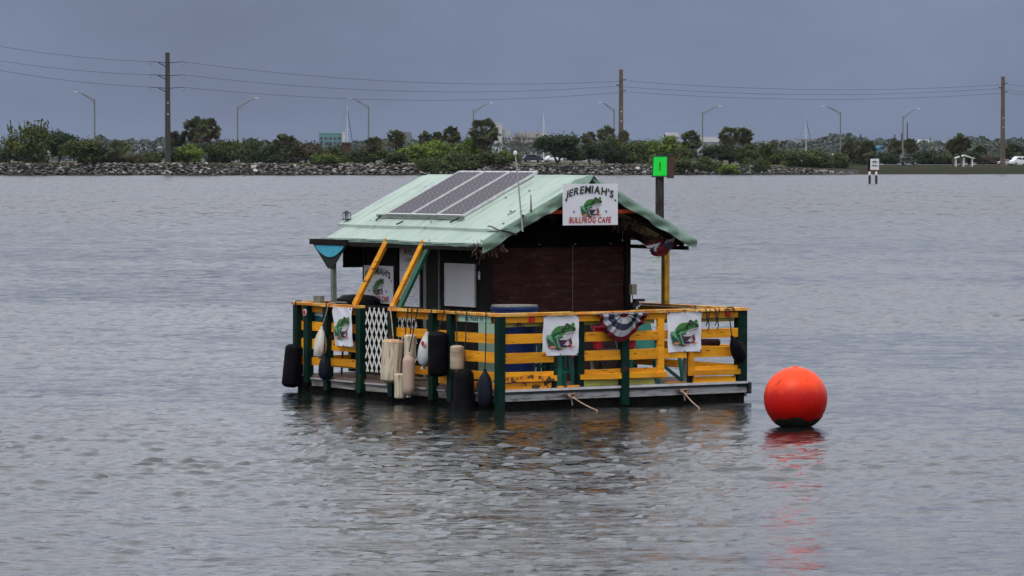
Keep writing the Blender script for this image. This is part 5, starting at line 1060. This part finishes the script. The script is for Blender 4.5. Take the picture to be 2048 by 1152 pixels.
sailboat('sailboat with white mast and dark furled sail beside the teal building', 692, 213, 1450, 3.6, whitep, blues); sailboat('sailboat with slim mast rising over the wide dark tree', 1084, 227, 1500, 2.6, whitep, M('pale_sail', (.5, .52, .55), .7)); sailboat('sailboat with dark furled sail before the wooded point', 1609, 232, 1600, 4.2, whitep, blues)
X = (1808-1024)/F*1500; t_ = MB().tube([(0, 0, 0), (0, 0, at(1814, 245, 1500).z)], [.25, .2], 8).build('bare_pole', pdark); t_.location = ((1814-1024)/F*1500, 1500, 0); tag(t_, 'plain dark pole standing behind the lamp near the jeep', 'pole')
wpan = M('window_dark', (.04, .05, .06), .2); whf = M('far_white_wall', (.46, .46, .47), .7, c2=(.38, .38, .39), scale=.2)
def house(label, x0, x1, y0, Y, wall, roof=None, rh=0, rows=2, cols=4, depth=14, name='building', strip=None, base=None):
    a = at(x0, y0, Y); b_ = at(x1, y0, Y); W_ = b_.x-a.x; zb = 1.6 if Y > 2600 else -.5; H = a.z-zb
    t_ = thing(name, label, 'building', ((a.x+b_.x)/2, Y, zb), 0, 'buildings across the lagoon')
    MB().box((-W_/2, 0, 0), (W_/2, depth, H-rh)).build('wall', wall, t_)
    if rh: MB().prism([(-W_/2-.8, H-rh), (W_/2+.8, H-rh), (W_/2*.72, H), (-W_/2*.72, H)], -.8, depth+.8).build('roof', roof, t_)
    else: MB().box((-W_/2-.2, -.2, H-.5), (W_/2+.2, depth+.2, H+.1)).build('parapet', roof or wall, t_)
    if strip: MB().box((W_/2+.0, -.3, 0), (W_/2+2.4, 3, H+.4)).build('stair_tower', strip, t_)
    for r in range(rows):
        for c in range(cols):
            xx = -W_/2+W_*(c+.5)/cols; zz = (H-rh)*(.42+.5*r/max(1, rows)); ww = W_/cols*.3
            w_ = MB().box((xx-ww, -.12, zz), (xx+ww, -.02, zz+min(1.6, (H-rh)*.16))).build('window', wpan, t_)
    return t_
tealw = M('teal_render', (.08, .20, .20), .6, c2=(.065, .16, .17), scale=.08)
house('flat roofed teal glass office block behind the mast', 638, 684, 265, 2750, tealw, M('roof_edge_teal', (.2, .36, .36), .6), rows=3, cols=5, strip=whf)
house('white stepped block showing beside the largest palm', 984, 1004, 247, 2750, whf, rows=2, cols=3); house('lower white wing next to the stepped block', 1004, 1020, 259, 2760, whf, rows=2, cols=3)
house('cream hip roofed hall behind the bare tree', 1026, 1100, 264, 2780, M('cream_wall', (.30, .28, .26), .7), M('cream_roof', (.30, .29, .28), .8), 4, 1, 5)
house('long white roofed house behind the round palm', 1395, 1445, 274, 2720, whf, M('white_roof', (.48, .48, .50), .7), 3.5, 1, 5); house('white roofed house beyond the olive tree', 1330, 1358, 265, 2780, whf, MATS['white_roof'], 3, 1, 3)
house('grey gabled house far behind the round headed palm', 792, 826, 264, 2900, M('grey_wall', (.20, .20, .21), .8), M('slate_roof', (.13, .13, .15), .8), 9, 1, 3)
house('low grey house behind the slim palm', 868, 900, 270, 2900, MATS['grey_wall'], MATS['slate_roof'], 6, 1, 3)
house('white pavilion roofed house between squat palm and utility pole', 270, 292, 282, 2800, whf, MATS['white_roof'], 3.2, 1, 4); house('pale house by the far water edge at the utility pole', 315, 330, 292, 2760, MATS['cream_wall'], MATS['white_roof'], 2, 1, 3)
house('bright blue shed roof between the dense palms and jeep', 1753, 1769, 291, 2720, M('blue_wall', (.08, .28, .52), .6), M('blue_roof', (.10, .34, .60), .6), 2, 1, 3); house('white house above the jeep', 1836, 1866, 279, 2850, whf, MATS['white_roof'], 3, 1, 4); house('yellowish house right of the jeep palms', 1856, 1874, 287, 2780, M('straw_wall', (.45, .40, .26), .7), MATS['cream_roof'], 1.5, 1, 3)
house('small white house among far trees before the shelter', 1880, 1890, 283, 2900, whf, MATS['white_roof'], 1.6, 1, 2); house('house with brick red roof behind the shelter', 1957, 1980, 296, 2720, MATS['cream_wall'], M('brick_roof', (.30, .09, .07), .8), 1.6, 1, 3); house('grey flats on the far shore below the mast', 1592, 1642, 277, 2950, M('flats_wall', (.26, .26, .29), .8), rows=2, cols=6)
house('pale house beyond the white van', 2030, 2046, 283, 2850, MATS['cream_wall'], MATS['white_roof'], 3, 1, 2); house('long pale flats behind the feathery tree', 1515, 1580, 281, 2950, MATS['flats_wall'], rows=1, cols=8); house('white boat shed beside the second lamp', 466, 482, 283, 2800, whf, MATS['white_roof'], 2, 1, 2)
house('white boathouse between tree and tan pole', 1166, 1182, 291, 2760, whf, MATS['white_roof'], 2, 1, 2)
# far-off wood along the opposite shore
g = np.random.default_rng(5); mb = MB()
prof_x = [-60, 0, 60, 110, 180, 200, 230, 290, 330, 400, 480, 500, 560, 640, 720, 760, 830, 1000, 1100, 1250, 1300, 1440, 1560, 1640, 1660, 1690, 1720, 1760, 1800, 1850, 1900, 1950, 1960, 1985, 2010, 2048, 2110]
prof_y = [292, 290, 290, 288, 282, 274, 281, 283, 276, 284, 284, 281, 284, 288, 285, 279, 281, 284, 284, 282, 284, 287, 285, 281, 268, 268, 278, 279, 283, 285, 285, 275, 273, 281, 281, 277, 279]
for k in range(62000):
    px = g.uniform(-700, 2750); Y = g.uniform(2650, 3300); X = (px-1024)/F*Y; zt_ = at(px, np.interp(px, prof_x, prof_y)+2.2*math.sin(px*.21)+1.8*math.sin(px*.083+1), Y).z
    z_ = 1.5+(zt_-1.5)*g.random()**.55; c = np.array([X, Y, z_]); s_ = g.uniform(.9, 2.1); nn_ = g.normal(size=3); t1 = np.cross(nn_, g.normal(size=3)); t1 /= np.linalg.norm(t1); t2 = np.cross(nn_, t1); t2 /= np.linalg.norm(t2)
    mb.add([tuple(c-t1*s_), tuple(c-t2*s_*.7), tuple(c+t1*s_), tuple(c+t2*s_*.7)], [(0, 1, 2, 3)])
me_ = bpy.data.meshes.new('far_wood'); me_.from_pydata(mb.v, [], mb.f); me_.materials.append(M('far_foliage', (.050, .068, .052), .9, c2=(.032, .046, .038), scale=.05)); o = bpy.data.objects.new('far_wood', me_); col.objects.link(o)
tag(o, 'blue grey far wood along the opposite shore', 'woodland', kind='stuff')
for px, top, wd, lab_ in ((1789, 270, 6, 'narrow conical pine beside the lamp behind the jeep'), (1803, 267, 6, 'narrow conical pine right behind the lamp at the jeep'), (1860, 276, 5, 'small conical pine over the white house above the jeep'), (1721, 268, 10, 'broad dark pine on the far wooded point'), (2042, 273, 8, 'conical pine on the far shore over the white van')):
    Y = 2700; X = (px-1024)/F*Y; H = at(px, top, Y).z-1.6; t_ = thing('norfolk_pine', lab_, 'tree', (X, Y, 1.6), 0, 'conical pines on the far shore')
    MB().tube([(0, 0, 0), (0, 0, H)], [.5, .1], 6).build('trunk', bark, t_)
    mb = MB(); r0 = wd/F*Y/2
    for k in range(260):
        f_ = random.random()**.8; a = random.uniform(0, 6.28); r_ = r0*(1-f_)*random.uniform(.4, 1.1)+.15; c = Vector((r_*math.cos(a), r_*math.sin(a), H*(.2+.8*f_))); d = Vector((random.gauss(0, 1), random.gauss(0, 1), random.gauss(0, .4)))*.3; e = Vector((random.gauss(0, 1), random.gauss(0, 1), random.gauss(0, 1)))*.25; mb.add([c-d, c-e, c+d, c+e], [(0, 1, 2, 3)])
    mb.build('crown', MATS['far_foliage'], t_)
# gulls
def gull(label, loc, fly, s):
    t_ = thing('gull', label, 'bird', loc, R(40), 'gulls')
    MB().lathe([(.004, -.20), (.04, -.16), (.065, -.05), (.06, .06), (.035, .13), (.042, .17), (.03, .21), (.004, .23)], 10).build('body', M('gull_white', (.7, .7, .7), .7), t_, True).rotation_euler = (R(90 if fly else 60), 0, 0)
    t_.scale = (s, s, s)
    for k in (-1, 1):
        if fly: MB().grid(lambda a, b, k=k: (k*(.04+.58*a), -.08+.16*b*(1-.7*a)+.05*a, .16*math.sin(a*2.2)), 6, 2).build('wing', M('gull_grey', (.25, .26, .28), .7), t_, True)
        else: MB().tube([(k*.03, 0, -.02), (k*.03, 0, -.24)], .01, 5).build('leg', M('gull_leg', (.4, .3, .1), .6), t_)
gull('gull flying high above the power wires', at(827, 43, 700), True, 1.0); gull('white gull standing at the waterline beside the green marker', Vector((at(1377, 344, 806).x, shore(35)-.2, .75)), False, 1.6)

# ------------------------------------------------------------------ haze over the lagoon
hz = MB().box((-3500, -90, -1.4), (3500, 5600, 46)).build('haze', None) if False else None
hm = bpy.data.materials.new('haze_air'); hm.use_nodes = True; t = hm.node_tree; t.nodes.clear(); ho = N(t, 'ShaderNodeOutputMaterial'); pv = N(t, 'ShaderNodeVolumePrincipled')
pv.inputs['Color'].default_value = (.80, .86, .97, 1); pv.inputs['Density'].default_value = .00002; pv.inputs['Anisotropy'].default_value = 0.0
t.links.new(pv.outputs[0], ho.inputs['Volume'])
h_ = MB().box((-3500, -90, -2.6), (3500, 5600, 48)).build('haze', hm); h_['kind'] = 'stuff'
